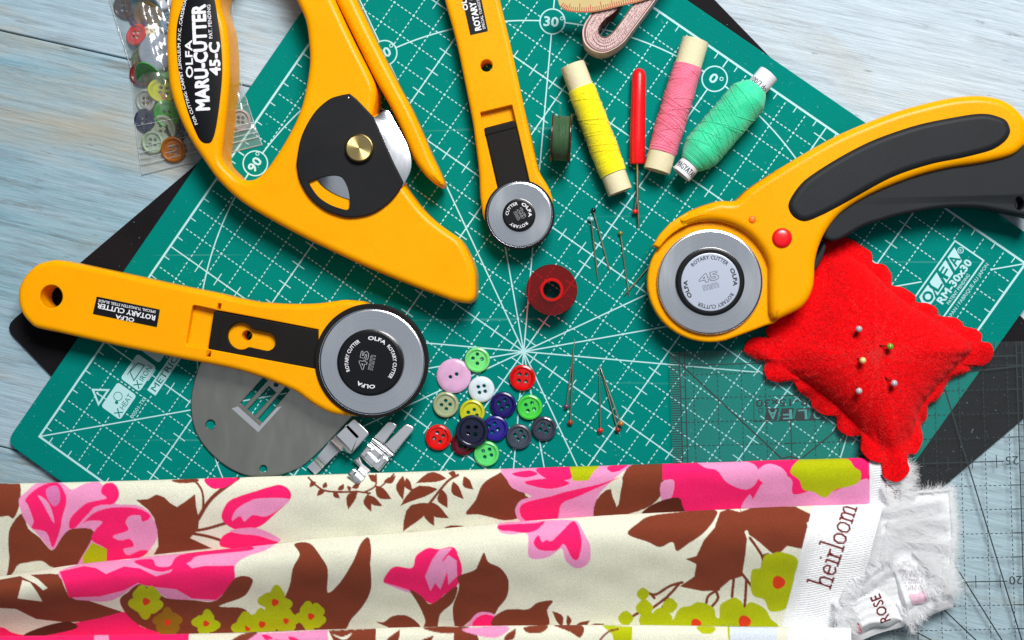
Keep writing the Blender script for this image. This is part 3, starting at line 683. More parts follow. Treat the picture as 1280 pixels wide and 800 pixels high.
wr = [(862,263.5),(850,270.5),(837.5,279),(825,292.5),(816,307)]+[(cc[0]+76*math.cos(a), cc[1]-76*math.sin(a)) for a in np.linspace(math.radians(146), math.radians(112), 9)]
solid('well_rim', WA(wr, z), [(0.0, 0.9), (0, 1.76), (0.03, 1.82), (0.06, 1.84)], M_yel, t, ang=50)
# lower plate of the head, the floor of the blade well
hp = [(cc[0]+78.5*math.cos(a), cc[1]-75.5*math.sin(a)) for a in np.linspace(math.radians(60), math.radians(285), 46)]
hp += [(925,419),(957,407),(975,398),(985,360),(960,300)]
solid('head_plate', smooth(WA(hp, 1.4), 2), bev(0.65, 1.50, 0.12, 4), M_yel, t, ang=40)
grip = [(1000,230),(990,243.5),(985,254),(985.6,262.5),(991,271),(1000,276.5),(1010,277),(1026,270.6),(1045,261),(1080,241),(1100,230),(1120,220.5),(1145,211.5),(1172,204),(1201,198.5),(1232,191),(1246,185.5),(1257,177.5),(1263,169),(1264,161),(1259,150),(1247,144),(1232,141),(1214,142),(1182,147.5),(1151,154),(1120,163.5),(1085,177),(1047,197),(1014,218)]
gp = solid('grip_inlay', smooth(WA(grip, 2.0), 4), bev(1.80, 2.09, 0.26, 6, 0.02), M_rub, t, ang=60)
trig = [(1030,296),(1034,300),(1041,301.5),(1052,298.5),(1080,282.5),(1100,276),(1120,270),(1145,264.5),(1182,259),(1220,259),(1251,264),(1280,270),(1300,272),(1303,230),(1295,195),(1278,180),(1240,185),(1190,195),(1120,215),(1060,245),(1035,280)]
solid('squeeze_trigger', smooth(WA(trig, 1.55), 4), bev(0.75, 1.62, 0.13, 5), M_rub, t, holes=[smooth(WA([(1274,246),(1279,250),(1280,257),(1276,262.5),(1271,261),(1268.5,254),(1270,248)], 1.6), 3)], ang=45)
solid('pivot_block', smooth(WA([(1012,330),(1022,318),(1030,303),(1032,310),(1026,326),(1018,338)], 1.2), 3), [(0, 0.7), (0, 1.25), (0.05, 1.3)], M_rub, t)
c = W(977.7, 297.5, 2.0)
lathe('lock_button', [(0, ZB-0.05), (R_(12.4, 2), ZB-0.05), (R_(12.4, 2), ZB+0.02), (R_(11.6, 2), ZB+0.07), (R_(9.5, 2), ZB+0.11), (R_(5, 2), ZB+0.135), (0, ZB+0.14)], M_red, t, 40, (c[0], c[1], 0), ang=60)
M_org = mat('orange_pip', (0.95, 0.16, 0.002, 1), 0.45)
V, F = ball_vf((*W(940.5, 274.5, 2.0), ZB-0.02), R_(5.0, 2), 18, 10, 0.45); add('lock_pip', V, F, M_org, t, ang=60)
c = W(887.5, 352.5, 1.72); disc('blade', c, R_(65.2, 1.7), 1.58, 1.72, M_blade, t, 0.08)
c = W(888, 352, 1.99); hb = disc('blade_hub', c, R_(42.7, 2), 1.68, 1.97, M_hub, t, 0.09)
c2 = W(888, 352.6, 2.0); lb = disc('hub_label', c2, R_(36.3, 2), 1.9, 1.985, M_lbl, hb, 0.03)
rr = R_(28.4, 2)
ring_text([('ROTARY CUTTER', 92, 92, 0.02), ('OLFA', 12, 42, 0.055), ('ROTARY CUTTER', 286, 92, 0.02), ('OLFA', 197, 42, 0.055)], c2, rr, 0.155, 1.99, M_dink, lb)
outline_num([('45', 0.0, 0.02, 0.33, 0.78), ('mm', 0.0, -0.30, 0.22, 0.62)], W(887.2, 352, 2.0), math.radians(14), 1.99, lb, M_lbl, M_dink)
# ---------------------------------------------------------------- large carpet cutter at the top left
t = thing('carpet_cutter', 'large yellow loop-handled carpet cutter with brass knob and black blade holder', 'carpet cutter', (*W(430, 250, 0), 0.0), 'rotary cutters')
z = 1.6; ZB = 1.85
outer = [(232,-80),(221,-35),(214.5,0),(209,45),(210.5,90),(213.5,112),(222,140),(237,172),(255,200),(273,225),(295,246.5),(320,264),(370,292),(420,316.5),(470,339),(520,359.5),(565,376)]
nose = [(582,379.3),(591,376.5),(594.6,369),(595,355),(594,338),(588,321),(576,300),(560,288),(545,277),(529,262),(516,246),(505,231)]
right = [(494,205),(488,172),(484.5,137.5),(466,145),(470,125),(468,103),(443,52),(419,0),(395,-60),(340,-115),(275,-115)]
P = np.concatenate([smooth(WA(outer, z), 5, closed=False)[:-1], smooth(WA([outer[-1]]+nose, z), 4, closed=False), WA(right[:4], z), smooth(WA(right[4:], z), 4, closed=False)])
hole = [(276,0),(285,37),(288,87),(285.5,125),(281.5,162),(278,190),(280,203),(289,213),(299,222),(311,225.5),(323,222),(334,211.5),(343,199),(357,177),(371,150),(380,124),(386.5,88),(387,62),(382.5,27),(371,0),(355,-40),(325,-65),(297,-40)]
HP = smooth(WA(hole, z), 5)
def loop_solid(P, H, prof, mat_, parent, name):
    """like solid, with the bevel profile also round the inside of one big hole"""
    P = ccw(P); H = ccw(H)[::-1]; V = []; F = []; L = []
    for loop in (P, H):
        n = len(loop); b = len(V)
        for d, zz in prof: V += [(x, y, zz) for x, y in inset(loop, d, np.full(n, 9.0))]
        for k in range(len(prof)-1):
            for i in range(n):
                j = (i+1) % n; F.append((b+k*n+i, b+k*n+j, b+(k+1)*n+j, b+(k+1)*n+i))
        L.append((b, n))
    for kk, up in ((len(prof)-1, True), (0, False)):
        ids = []; loops = []
        for b, n in L:
            r = list(range(b+kk*n, b+(kk+1)*n)); ids += r; loops.append(np.array([V[i][:2] for i in r]))
        for tr in cap(loops, 0):
            a, b_, c_ = (ids[i] for i in tr); u = tri_up(V[a], V[b_], V[c_]); F.append((a, b_, c_) if u == up else (a, c_, b_))
    return add(name, V, F, mat_, parent, ang=40)
loop_solid(P, HP, bev(0.0, ZB, 0.30, 6), M_yel, t, 'body')
gd_px = [(384,-75),(420,0),(445,51),(470,101),(490,137),(506,172),(518,200),(532,219.5),(545,230.5),(553,233),(555.5,229),(549,212),(541,196),(520,147),(495,99),(470,50),(446,0),(412,-75)]
solid('edge_guard', smooth(WA(gd_px, 1.5), 4), bev(0.35, 1.78, 0.30, 6), M_yel, t, ang=45)
lbp = [(230,0),(221.5,30),(221,65),(226,105),(235,140),(246,168),(252,177),(259,179.3),(265,176),(270,160),(275,125),(278,87),(276,50),(272,22),(266,-12),(255,-50),(243,-50)]
lb = solid('label', smooth(WA(lbp, ZB), 4), [(0, ZB-0.04), (0, ZB+0.012), (0.02, ZB+0.02)], M_hub, t)
zl = ZB+0.024
for s, a, b, h, bold in (('MARU-CUTTER', (261.8, 137), (256.3, 6), 0.545, 0.055), ('OLFA', (241.5, 97), (240, 50.5), 0.29, 0.035), ('45-C', (275.5, 93.5), (274, 53), 0.42, 0.055), ('PAT. PENDING', (266, 48), (263, 6), 0.15, 0.015)):
    text(s, [W(*a, ZB), W(*b, ZB)], h, zl, M_ink, lb, fit='path', bold=bold)
pth = smooth(WA([(247.5, 155), (237, 128), (229.5, 100), (226, 70), (226.5, 40), (230.5, 14), (236, -8)], ZB), 6, closed=False)
text('FOR CUTTING: CARPET ,LINOLEUM ,P.V.C. ,CARDBOARD', pth, 0.125, zl, M_ink, lb, fit='path', bold=0.02)
hold = [(437,117),(424,119.5),(410,125),(392,142),(377,170),(371,200),(371,210),(375,227),(387,247),(405,262),(425,270),(440,272),(460,269),(475,262),(490,250),(500,237),(504.5,228)]
win = [(386.5,229),(391,225.5),(403,221.5),(417,219.5),(427,222),(433,231),(436.5,243),(437,257),(434.5,262),(427,261),(412,255.5),(397,245)]
P = np.concatenate([smooth(WA(hold, 1.98), 4, closed=False), WA([(492,203),(467,146),(446,124)], 1.98)])
bl = smooth(WA([(466,147),(475,141),(484.5,137.8),(493,151),(502,167),(509.5,182),(514,197),(514,211),(509,223),(502,234),(486,245),(465,250.5),(441,250.5),(415,241),(397,226),(392,205),(402,175),(440,150)], 1.9), 4)
solid('blade', bl, [(0, ZB+0.005), (0, ZB+0.03), (0.03, ZB+0.045)], M_blade, t, ang=30)
bh = solid('blade_holder', P, bev(ZB+0.06, 2.02, 0.05, 4, 0.01), mat('holder_black', C(27, 28, 31), 0.5, spec=0.16, bump=0.05, bscale=3500, var=0.15, vscale=50), t, holes=[smooth(WA(win, 1.98), 4)], ang=40)
rim = smooth(WA(win, 1.99), 4); 
c = W(449, 185, 2.2)
kn = lathe('knob', [(0, 1.98), (R_(18, 2), 1.98), (R_(18, 2), 2.20), (R_(17.2, 2), 2.25), (R_(16.2, 2), 2.265), (R_(15.5, 2), 2.25), (0.02, 2.235)], M_brass, t, 72, (c[0], c[1], 0), ang=30, ori=np.array([c[0], c[1], 1.98]))
c = W(435.5, 122.5, 2.02); V, F = ball_vf((c[0], c[1], 2.02), 0.05, 12, 8, 0.5); add('rivet', V, F, M_steel, t)
# ================================================================ NEEDLE PLATE AND PRESSER FEET
M_plate = metal_mat('needle_plate_steel', (0.38, 0.385, 0.35, 1), 0.38, 0.12)
M_pol = mat('polished_steel', (0.92, 0.93, 0.97, 1), 0.34, metal=1.0)
zp = 0.13
npx = [(250,454),(243,475),(238.5,497),(239,518),(243,536),(250,550),(259,562),(270,573),(283,583),(295,589.5),(307,594),(321,596),(338,595.5),(352,593.5),(367,588),(380,581),(392,571)]
P = np.concatenate([smooth(WA(npx, zp), 4, closed=False), WA([(405,558.5),(440,521),(452,505),(440,470),(400,440),(340,425),(290,428)], zp)])
slots = [[(300,504),(305,507.8),(334,475.5),(328.5,472)], [(309,512),(317.5,519.3),(344.5,490.6),(336,482.6)], [(322,524),(327.2,528.4),(362,487.5),(357,483.5)]]
t = thing('needle_plate', 'round grey steel sewing machine needle plate under the straight yellow cutter', 'needle plate', (*W(325, 510, 0), 0.0))
solid('plate', P, bev(0.0, zp, 0.03, 3, 0.02), M_plate, t, holes=[WA(s, zp) for s in slots]+[circ(W(263, 530.6, zp), R_(6, 0), 24), circ(W(329, 586, zp), R_(4.7, 0), 20), circ(W(345, 480.6, zp), R_(2.6, 0), 12)])
flat('polished_inset', [WA([(289.5,510.5),(322.8,540.3),(352.5,507.5),(346,509.5),(324.5,532.5),(319,527.5),(304,514),(297.5,508)], zp)], zp+0.004, M_pol, t)
def ribbon_vf(secs, th, nsub=5):
    """bent sheet metal: sections (pxL, pxR, z)"""
    A = np.array([np.r_[W(*s[0], s[2]), s[2]] for s in secs]); B = np.array([np.r_[W(*s[1], s[2]), s[2]] for s in secs])
    A = smooth(A, nsub, False); B = smooth(B, nsub, False); n = len(A); dn = np.array([0, 0, -th])
    V = np.concatenate([A, B, B+dn, A+dn]); F = []
    for i in range(n-1):
        for k in range(4): F.append((k*n+i, ((k+1)%4)*n+i, ((k+1)%4)*n+i+1, k*n+i+1))
    F.append((0, 3*n, 2*n, n)); F.append((n-1, 2*n-1, 3*n-1, 4*n-1)); return V, F
t = thing('presser_foot', 'shiny steel presser foot with cross slot leaning on the needle plate edge', 'presser foot', (*W(425, 558, 0), 0.0), 'presser feet')
solid('shank_plate', rounded(WA([(419,545),(442.5,523),(462,541.5),(440,566)], 0.95), [0.02, 0.12, 0.12, 0.02]), bev(0.86, 0.95, 0.03, 3, 0.02), M_pol, t, holes=[rounded(WA([(432,532.5),(434,531.3),(448.3,545.8),(446.5,548)], 0.95), 0.05)])
V, F = ribbon_vf([((419.3,544.6),(440.3,565.7),0.945),((417.6,546.5),(438.7,566.8),0.91),((416,548.2),(434,566),0.72),((413.5,551),(427,563.5),0.55),((408,557),(419,569),0.48),((397,570.3),(407,581),0.46),((395,572.5),(405.2,582.7),0.40),((393.5,574),(403.5,584.5),0.22),((389,579),(399,589.5),0.19),((384,583.5),(394,593.5),0.18)], 0.08)
add('sole', V, F, M_pol, t, ang=50)
t = thing('presser_foot', 'shiny steel presser foot with two prongs and cross bars touching the fabric', 'presser foot', (*W(478, 560, 0), 0.0), 'presser feet')
zq = 0.52
solid('prong', rounded(WA([(465.5,548),(485.6,526),(497.5,531),(482,552),(479,556)], zq), [0.01, 0.14, 0.18, 0.05, 0.02]), bev(zq-0.10, zq, 0.035, 3, 0.02), M_pol, t)
solid('prong', rounded(WA([(479.2,556.2),(483.5,553),(507.5,529),(519,535),(491.5,568.5)], zq), [0.02, 0.04, 0.16, 0.16, 0.02]), bev(zq-0.10, zq, 0.035, 3, 0.02), M_pol, t)
solid('sole', rounded(WA([(462.5,551.5),(488.5,572),(473.5,590),(449,569)], 0.33), 0.05), bev(0.10, 0.33, 0.05, 3), M_pol, t)
V, F = tube_vf([(*W(465.5, 548.8, 0.45), 0.43), (*W(490.5, 569.3, 0.45), 0.43)], 0.095, 16); add('bend', V, F, M_pol, t, ang=50)
for px0, px1, r, zz in (((459.5,556.5),(466.5,562),0.085,0.34),((479.5,571.5),(484.5,575.8),0.085,0.34)):
    V, F = tube_vf([(*W(*px0, zz), zz), (*W(*px1, zz), zz)], r, 14); add('hinge_pin', V, F, M_pol, t, ang=50)
solid('centre_block', rounded(WA([(452.5,573),(467,557.5),(478.5,568),(464.5,585)], 0.42), 0.05), bev(0.15, 0.40, 0.05, 3), M_pol, t)
V, F = tube_vf([(*W(459.5, 566, 0.42), 0.40), (*W(472.5, 577.5, 0.42), 0.40)], 0.075, 14); add('hinge_pin', V, F, M_pol, t, ang=50)
solid('toe', rounded(WA([(441,576),(449,570.5),(455,583.5),(452,587)], 0.30), 0.04), bev(0.05, 0.32, 0.05, 3), M_pol, t)
V, F = ribbon_vf([((453,580),(463,588),0.42),((450.5,583.5),(459.5,591),0.55),((447,587.5),(456,596),0.86),((443,592),(452,600.5),0.96),((440.5,595),(449.5,604),0.96)], 0.10); add('toe', V, F, M_pol, t, ang=45)
solid('toe', rounded(WA([(441,585.5),(447.5,590),(440,597.5),(433.8,593)], 0.98), 0.05), bev(0.80, 0.98, 0.05, 3), M_pol, t)
solid('toe', rounded(WA([(434,593.2),(440.2,588.2),(452,600),(446,606)], 0.95), 0.05), bev(0.80, 0.94, 0.05, 3), M_pol, t)
# ================================================================ THREAD
def thread_mat(name, col, rough=0.5, sheen=0.3, spec=0.3): return mat(name, col, rough, spec=spec, bump=0.3, bscale=2500, var=0.10, vscale=90, sheen=sheen)
M_card = mat('card_tube', C(222, 214, 178), 0.65, spec=0.25, bump=0.15, bscale=700, var=0.06, vscale=60)
M_white = mat('white_card', C(226, 230, 240), 0.55, spec=0.3)
def thread_vf(a, b, rfun, pitch=0.058, amp=0.012, seg=56):
    """wound thread: a fine helical ridge along the axis a->b"""
    a = np.asarray(a, float); b = np.asarray(b, float); L = np.linalg.norm(b-a); ax = (b-a)/L
    n = int(L/pitch)*3; e1 = np.cross([0, 0, 1.0], ax); e1 /= np.linalg.norm(e1); e2 = np.cross(ax, e1)
    h = np.linspace(0, L, n+1)[:, None]; th = (np.arange(seg)/seg*2*math.pi)[None, :]
    ph = 2*math.pi*h/pitch-th
    rnd = np.repeat(rng.normal(0, 1, (n//3+1, 1)), 3, 0)[:n+1]
    r = rfun(h/L)+amp*np.cos(ph)+0.0035*rnd+0.006*np.sin(3*th+h*4.1)*np.sin(h*9)
    e = np.minimum(h, L-h); hh = h+0.010*np.sin(2*th+h*7)*(e > 0.05)
    V = a+hh[..., None]*ax+r[..., None]*(np.cos(th)[..., None]*e1+np.sin(th)[..., None]*e2)
    V = V.reshape(-1, 3); F = []
    for i in range(n):
        for k in range(seg): k2 = (k+1) % seg; F.append((i*seg+k, i*seg+k2, (i+1)*seg+k2, (i+1)*seg+k))
    V = np.concatenate([V, [a, b]]); m = len(V)
    for k in range(seg): k2 = (k+1) % seg; F.append((m-2, k2, k)); F.append((m-1, n*seg+k, n*seg+k2))
    return V, F
def strands(a, b, rfun, n, rad, turns, mat_, parent, name='loose_strand'):
    a = np.asarray(a, float); b = np.asarray(b, float); L = np.linalg.norm(b-a); ax = (b-a)/L; e1 = np.cross([0, 0, 1.0], ax); e1 /= np.linalg.norm(e1); e2 = np.cross(ax, e1)
    for _ in range(n):
        h0 = random.uniform(0.02, 0.8); h1 = min(0.97, h0+random.uniform(0.12, 0.30)); t0 = random.uniform(0, 2*math.pi); s = random.choice((-1, 1))
        q = np.linspace(0, 1, 46); h = h0+(h1-h0)*q; th = t0+s*turns*2*math.pi*q
        r = rfun(h)+0.014
        V, F = tube_vf(a+(h*L)[:, None]*ax+r[:, None]*(np.cos(th)[:, None]*e1+np.sin(th)[:, None]*e2), rad, 5); add(name, V, F, mat_, parent)
def spool(label, p0, p1, rt, f0, f1, rth, mth, mtube, nst, hollow=True, endmat=None):
    """card tube from p0 to p1 (pixels), thread between fractions f0..f1; lies on the mat"""
    zc_ = rth; a = np.r_[W(*p0, zc_), zc_]; b = np.r_[W(*p1, zc_), zc_]; L = np.linalg.norm(b-a); ax = (b-a)/L
    t = thing('thread_spool', label, 'thread spool', (*(a+b)[:2]/2, 0.0), 'thread spools')
    ri = rt*0.86
    lathe('tube', [(ri, 0), (rt-0.015, 0), (rt, 0.015), (rt, L-0.015), (rt-0.015, L), (ri, L), (ri-0.01, L-0.02), (ri-0.01, 0.02)], mtube, t, 48, a, ax, True, ang=40)
    for q in (0.06, 0.94): lathe('tube_plug', [(0, q*L), (ri, q*L)], mat('tube_inside', C(150, 122, 84), 0.8) if 'tube_inside' not in bpy.data.materials else bpy.data.materials['tube_inside'], t, 32, a, ax)
    A, B = a+ax*L*f0, a+ax*L*f1
    rf = lambda u: rth-0.035*np.abs(2*u-1)**8-0.02*np.sin(u*9)**2
    V, F = thread_vf(A, B, rf); add('thread', V, F, mth, t, ang=60)
    strands(A, B, rf, nst, 0.009, 0.55, mth, t)
    return t, a, ax, L
M_ythr = thread_mat('yellow_thread', (0.98, 0.86, 0.0, 1)); M_pthr = thread_mat('pink_thread', C(250, 126, 158)); 
spool('yellow thread wound on a cream card tube', (715.5, 81.3), (775.3, 240.2), 0.525, 0.185, 0.855, 0.60, M_ythr, M_card, 22)
spool('pink thread wound on a cream card tube', (869.5, 50.5), (821, 214), 0.56, 0.195, 0.86, 0.62, M_pthr, M_card, 24)
M_mthr = thread_mat('mint_thread', C(52, 222, 168), 0.42, 0.4, 0.45)
zc_ = 0.82; a = np.r_[W(961, 92, zc_), zc_]; b = np.r_[W(851.3, 218.5, zc_), zc_]; L = np.linalg.norm(b-a); ax = (b-a)/L
t = thing('thread_spool', 'fat shiny mint green thread cone with printed white tube ends', 'thread spool', (*(a+b)[:2]/2, 0.0), 'thread spools')
rt = 0.44
lathe('tube', [(rt*0.8, 0), (rt-0.02, 0), (rt, 0.02), (rt, L-0.02), (rt-0.02, L), (rt*0.8, L), (rt*0.78, L-0.02), (rt*0.78, 0.02)], M_white, t, 48, a, ax, True, ang=40)
for q in (0.04, 0.96): lathe('tube_plug', [(0, q*L), (rt*0.8, q*L)], bpy.data.materials['tube_inside'], t, 32, a, ax)
A, B = a+ax*L*0.135, a+ax*L*0.895
rf = lambda u: 0.46+0.37*np.minimum(1, np.maximum(0, np.minimum(u/0.13, (1-u)/0.16)))**0.75
V, F = thread_vf(A, B, rf, 0.052, 0.010, 64); add('thread', V, F, M_mthr, t, ang=60)
strands(A, B, rf, 30, 0.009, 0.5, M_mthr, t)
def wrap_text(s, a, ax, r, h0, th0, dth, size, m, parent):
    """lettering printed round a tube"""
    e1 = np.cross([0, 0, 1.0], ax); e1 /= np.linalg.norm(e1); e2 = np.cross(ax, e1)
    V, F = glyphs(s); x = (V[:,0]-V[:,0].min()); x = x/x.max(); y = V[:,1]/CAPH*size
    VV = []; FF = []
    for i, db in enumerate((-0.006, 0.006)):
        th = th0+dth*(x+db); h = h0+y
        VV.append(a+h[:, None]*ax+(r+0.004+0.0005*i)*(np.cos(th)[:, None]*e1+np.sin(th)[:, None]*e2)); FF += [tuple(q+i*len(V) for q in f) for f in F]
    add('lettering', np.concatenate(VV), FF, m, parent, ang=None)
wrap_text('MAGYATAR', a, -ax, rt, -L*0.972, math.radians(20), math.radians(140), 0.26, M_dink, t)
wrap_text('100/3 do(', a, -ax, rt, -L*0.135, math.radians(30), math.radians(120), 0.22, M_dink, t)
# ---------------------------------------------------------------- dark green bobbin on its rim
M_gthr = thread_mat('green_thread', C(56, 92, 58), 0.5, 0.15)
M_bob = mat('smoky_bobbin', C(70, 26, 20), 0.2, spec=0.6)
zc_ = 1.05; a = np.r_[W(689.2, 172.5, zc_), zc_]; b = np.r_[W(714.2, 173.5, zc_), zc_]; L = np.linalg.norm(b-a); ax = (b-a)/L
t = thing('bobbin', 'dark green thread bobbin standing on its rim', 'bobbin', (*(a+b)[:2]/2, 0.0), 'bobbins')
for f in (0, 1):
    c = a+ax*(L-0.07)*f; lathe('flange', [(0.3, 0), (1.03, 0), (1.05, 0.02), (1.05, 0.05), (1.03, 0.07), (0.3, 0.07)], M_bob, t, 56, c, ax, True, ang=40)
lathe('core', [(0.32, 0.03), (0.32, L-0.03)], M_bob, t, 24, a, ax)
V, F = thread_vf(a+ax*0.07, b-ax*0.07, lambda u: 0.93-0.02*np.abs(2*u-1)**4, 0.05, 0.010); add('thread', V, F, M_gthr, t, ang=60)
pth = np.array([(*W(699, 146, 1.6), 1.62), (*W(700.5, 140, 1.5), 1.55), (*W(699.5, 131, 1.1), 1.05), (*W(698, 122, 0.5), 0.4), (*W(697.5, 113, 0.1), 0.02)])
V, F = tube_vf(smooth(pth, 6, False), 0.013, 5); add('thread_tail', V, F, M_gthr, t)
# ---------------------------------------------------------------- empty red bobbin lying flat
M_rclear = clear('clear_red', (0.94, 0.22, 0.21, 1), 0.05, 0.05, (0.8, 0.0, 0.0, 1), 0.05)
M_rcore = clear('clear_red_core', (0.80, 0.02, 0.015, 1), 0.08, 0.55, (0.85, 0.01, 0.01, 1))
zt_ = 1.10; c = W(689.7, 362.3, zt_); c0_ = np.array([c[0], c[1]])
t = thing('bobbin', 'empty clear red bobbin lying flat near the mat centre', 'bobbin', (*c0_, 0.0), 'bobbins')
for z0 in (0.01, zt_-0.11): lathe('flange', [(0.42, z0), (1.04, z0), (1.06, z0+0.02), (1.06, z0+0.09), (1.04, z0+0.11), (0.42, z0+0.11)], M_rclear, t, 72, (*c0_, 0), None, True, ang=40)
lathe('core', [(0.36, 0.02), (0.49, 0.02), (0.49, zt_+0.02), (0.47, zt_+0.04), (0.38, zt_+0.04), (0.36, zt_+0.02)], M_rcore, t, 56, (*c0_, 0), None, True, ang=40)
# ================================================================ SEAM RIPPER AND PINS
zc_ = 0.31
t = thing('seam_ripper', 'seam ripper with plain red handle between the yellow and pink spools', 'seam ripper', (*W(797, 160, 0), 0.0))
hp_ = [(*W(799.2, 85.5, zc_), zc_), (*W(799.1, 87, zc_), zc_), (*W(799, 90, zc_), zc_), (*W(798.7, 96, zc_), zc_), (*W(797.8, 130, zc_), zc_), (*W(796.9, 175, zc_), zc_), (*W(796.6, 203.5, zc_), zc_), (*W(796.6, 205, zc_), zc_)]
V, F = tube_vf(hp_, [0.06, 0.17, 0.25, 0.30, 0.315, 0.325, 0.325, 0.29], 28); add('handle', V, F, M_red, t, ang=50)
M_ant = metal_mat('nickel', (0.62, 0.57, 0.44, 1), 0.28)
def zsh(u): return 0.31-0.2*u
V, F = tube_vf([(*W(796.8, 204, 0.31), 0.31), (*W(797, 225, 0.29), 0.29), (*W(796.8, 246, 0.26), 0.26)], [0.055, 0.055, 0.06], 12); add('shaft', V, F, M_ant, t, ang=50)
V, F = tube_vf([(*W(796.8, 245, 0.26), 0.26), (*W(797.6, 258, 0.24), 0.24), (*W(798.2, 272, 0.2), 0.2), (*W(798, 287, 0.12), 0.12)], [0.05, 0.055, 0.05, 0.008], 10); add('fork_point', V, F, M_ant, t, ang=50)
V, F = tube_vf([(*W(796.4, 246, 0.26), 0.26), (*W(794.6, 255, 0.24), 0.24), (*W(793.8, 262, 0.22), 0.22)], [0.045, 0.035, 0.025], 10); add('fork_prong', V, F, M_ant, t, ang=50)
V, F = ball_vf((*W(793.7, 264.5, 0.22), 0.22), 0.105, 16, 10); add('ball_tip', V, F, M_red, t, ang=80)
def pin(label, h, tip, col, r=0.10, zh=None, zt=0.03, head=True, sz=1.0, rough=0.15, srad=0.034):
    zh = r if zh is None else zh
    a = np.r_[W(*h, zh), zh]; b = np.r_[W(*tip, zt), zt]
    t = thing('sewing_pin', label, 'pin', (*((a+b)/2)[:2], 0.0), 'pins')
    d = (b-a)
    V, F = tube_vf([a, a+d*0.85, a+d*0.95, b], [srad, srad, srad*0.7, 0.003], 8); add('shaft', V, F, M_ant, t, ang=60)
    V, F = ball_vf(a, r, 18, 12, sz); add('head', V, F, mat('pin_head', col, rough, spec=0.6), t, ang=80)
    return t
pin('pin with black head touching the pale bluish pin head', (741.7, 263), (763, 342), C(14, 18, 24), 0.105)
pin('pin with pale bluish head just below the black-headed pin', (739, 274), (748, 353.5), C(150, 196, 204), 0.11, 0.16)
pin('pin with olive head left of the curved yellow cutter', (775.7, 291.5), (786.7, 373), C(120, 120, 30), 0.10)
pin('bare pin poking out from under the curved cutter blade', (822, 321), (780, 369.8), C(60, 60, 60), 0.06, 0.07, 0.09)
pin('pin with dull purple head right of the red button', (708, 508), (718.3, 425), C(98, 68, 92), 0.115)
pin('pin with rusty orange head beside the purple-headed pin', (713, 528), (717, 437), C(168, 52, 18), 0.115, 0.13, 0.1)
pin('pin with bright red head pointing straight up', (750.5, 538), (749, 456.5), C(205, 36, 18), 0.115, sz=1.0)
pin('pin with golden amber head beside the brown-red one', (776, 529.5), (749.8, 457.5), C(176, 108, 30), 0.115, 0.26, 0.08)
pin('pin with brown-red head under the amber-headed pin', (772.3, 537), (750.2, 459), C(140, 34, 14), 0.115)
# ================================================================ BUTTONS
def button_mat(col, rough=0.25, trans=0.0):
    m = mat('button_plastic', col, max(0.1, rough-0.06), spec=0.5, var=0.10, vscale=220, bump=0.04, bscale=900, sss=0.15)
    return m
def button_vf(R, holes, z0, style, c):
    B = MB(); hr = 0.075 if R > 0.4 else 0.06
    if style == 'dome':
        zt = z0+0.16; ri = R*0.62; prof = [(0.05, z0), (0, z0+0.05), (0.01, z0+0.09), (R*0.10, z0+0.135), (R*0.22, z0+0.152), (R*0.38, zt), (R*0.40, zt)]
        V, F = solid_vf(circ(c, R, 56), prof, [circ(h, hr, 16) for h in holes]); B.put(V, F)
    else:
        ri = R*0.68; zf = z0+0.12
        V, F = lathe_vf([(ri, z0+0.0), (R-0.07, z0), (R, z0+0.07), (R+0.0, z0+0.13), (R-0.03, z0+0.18), (R-0.09, z0+0.20), (ri+0.05, z0+0.175), (ri, zf)], 56, (c[0], c[1], 0), None, False); B.put(V, F)
        V, F = solid_vf(circ(c, ri+0.002, 56), [(0, z0+0.005), (0, zf)], [circ(h, hr, 16) for h in holes]); B.put(V, F)
    return B
def button(label, px, py, rp, col, holes, z0=0.01, style='dish', rough=0.25, tilt=(0, 0), group='loose buttons on the mat', m=None):
    zt = z0+0.18; c = W(px, py, zt); R = R_(rp, zt)
    if isinstance(holes, (int, float)):
        k = 0.40*R; hs = [c+k*0.72*np.array([math.cos(math.radians(holes+90*i)), math.sin(math.radians(holes+90*i))]) for i in range(4)]
    else: hs = [W(*h, zt) for h in holes]
    B = button_vf(R, hs, z0, style, c)
    V = np.concatenate(B.V)
    if tilt != (0, 0): V[:, 2] += (V[:, 0]-c[0])*tilt[0]+(V[:, 1]-c[1])*tilt[1]
    o = add('button', V, B.F, m or button_mat(col, rough), None, ang=40); return tag(o, label, 'button', group)
def H8(ox, oy, *p): return [(ox+x/8, oy+y/8) for x, y in p]
button('large lilac pink two-hole button', 567, 470, 21.8, C(214, 168, 206), H8(520, 420, (342, 412), (404, 384)), style='dome', rough=0.2)
button('pale green button touching the large lilac button', 596.5, 450, 16, C(118, 218, 124), H8(520, 420, (611, 185), (567, 226), (658, 233), (611, 277)))
button('plain white four-hole button', 601.5, 487, 16.6, C(208, 222, 230), H8(520, 420, (621, 511), (679, 501), (690, 556), (633, 568)), style='dome', rough=0.3)
button('red button just below the mat centre', 653, 472.5, 16.5, C(206, 14, 16), H8(520, 420, (1035, 383), (1103, 388), (1027, 448), (1096, 458)), rough=0.2)
button('beige sage four-hole button', 557, 506, 16.3, C(158, 168, 132), H8(520, 420, (294, 650), (252, 692), (338, 688), (300, 732)))
button('yellow button half covered by the big navy one', 590, 515.6, 16, C(196, 196, 36), H8(520, 490, (580, 180), (520, 208), (607, 236), (548, 262)))
button('dark indigo button next to the white one', 628.7, 506, 16.5, C(30, 22, 96), H8(520, 490, (887, 83), (826, 112), (914, 142), (858, 170)))
button('bright green button below the upper red button', 662, 509.3, 16, C(72, 202, 72), H8(520, 490, (1096, 132), (1158, 112), (1180, 174), (1118, 190)))
button('blue violet button right of the big navy one', 619, 535.6, 16.3, C(40, 32, 132), H8(520, 490, (783, 318), (727, 346), (818, 377), (762, 402)), z0=0.01)
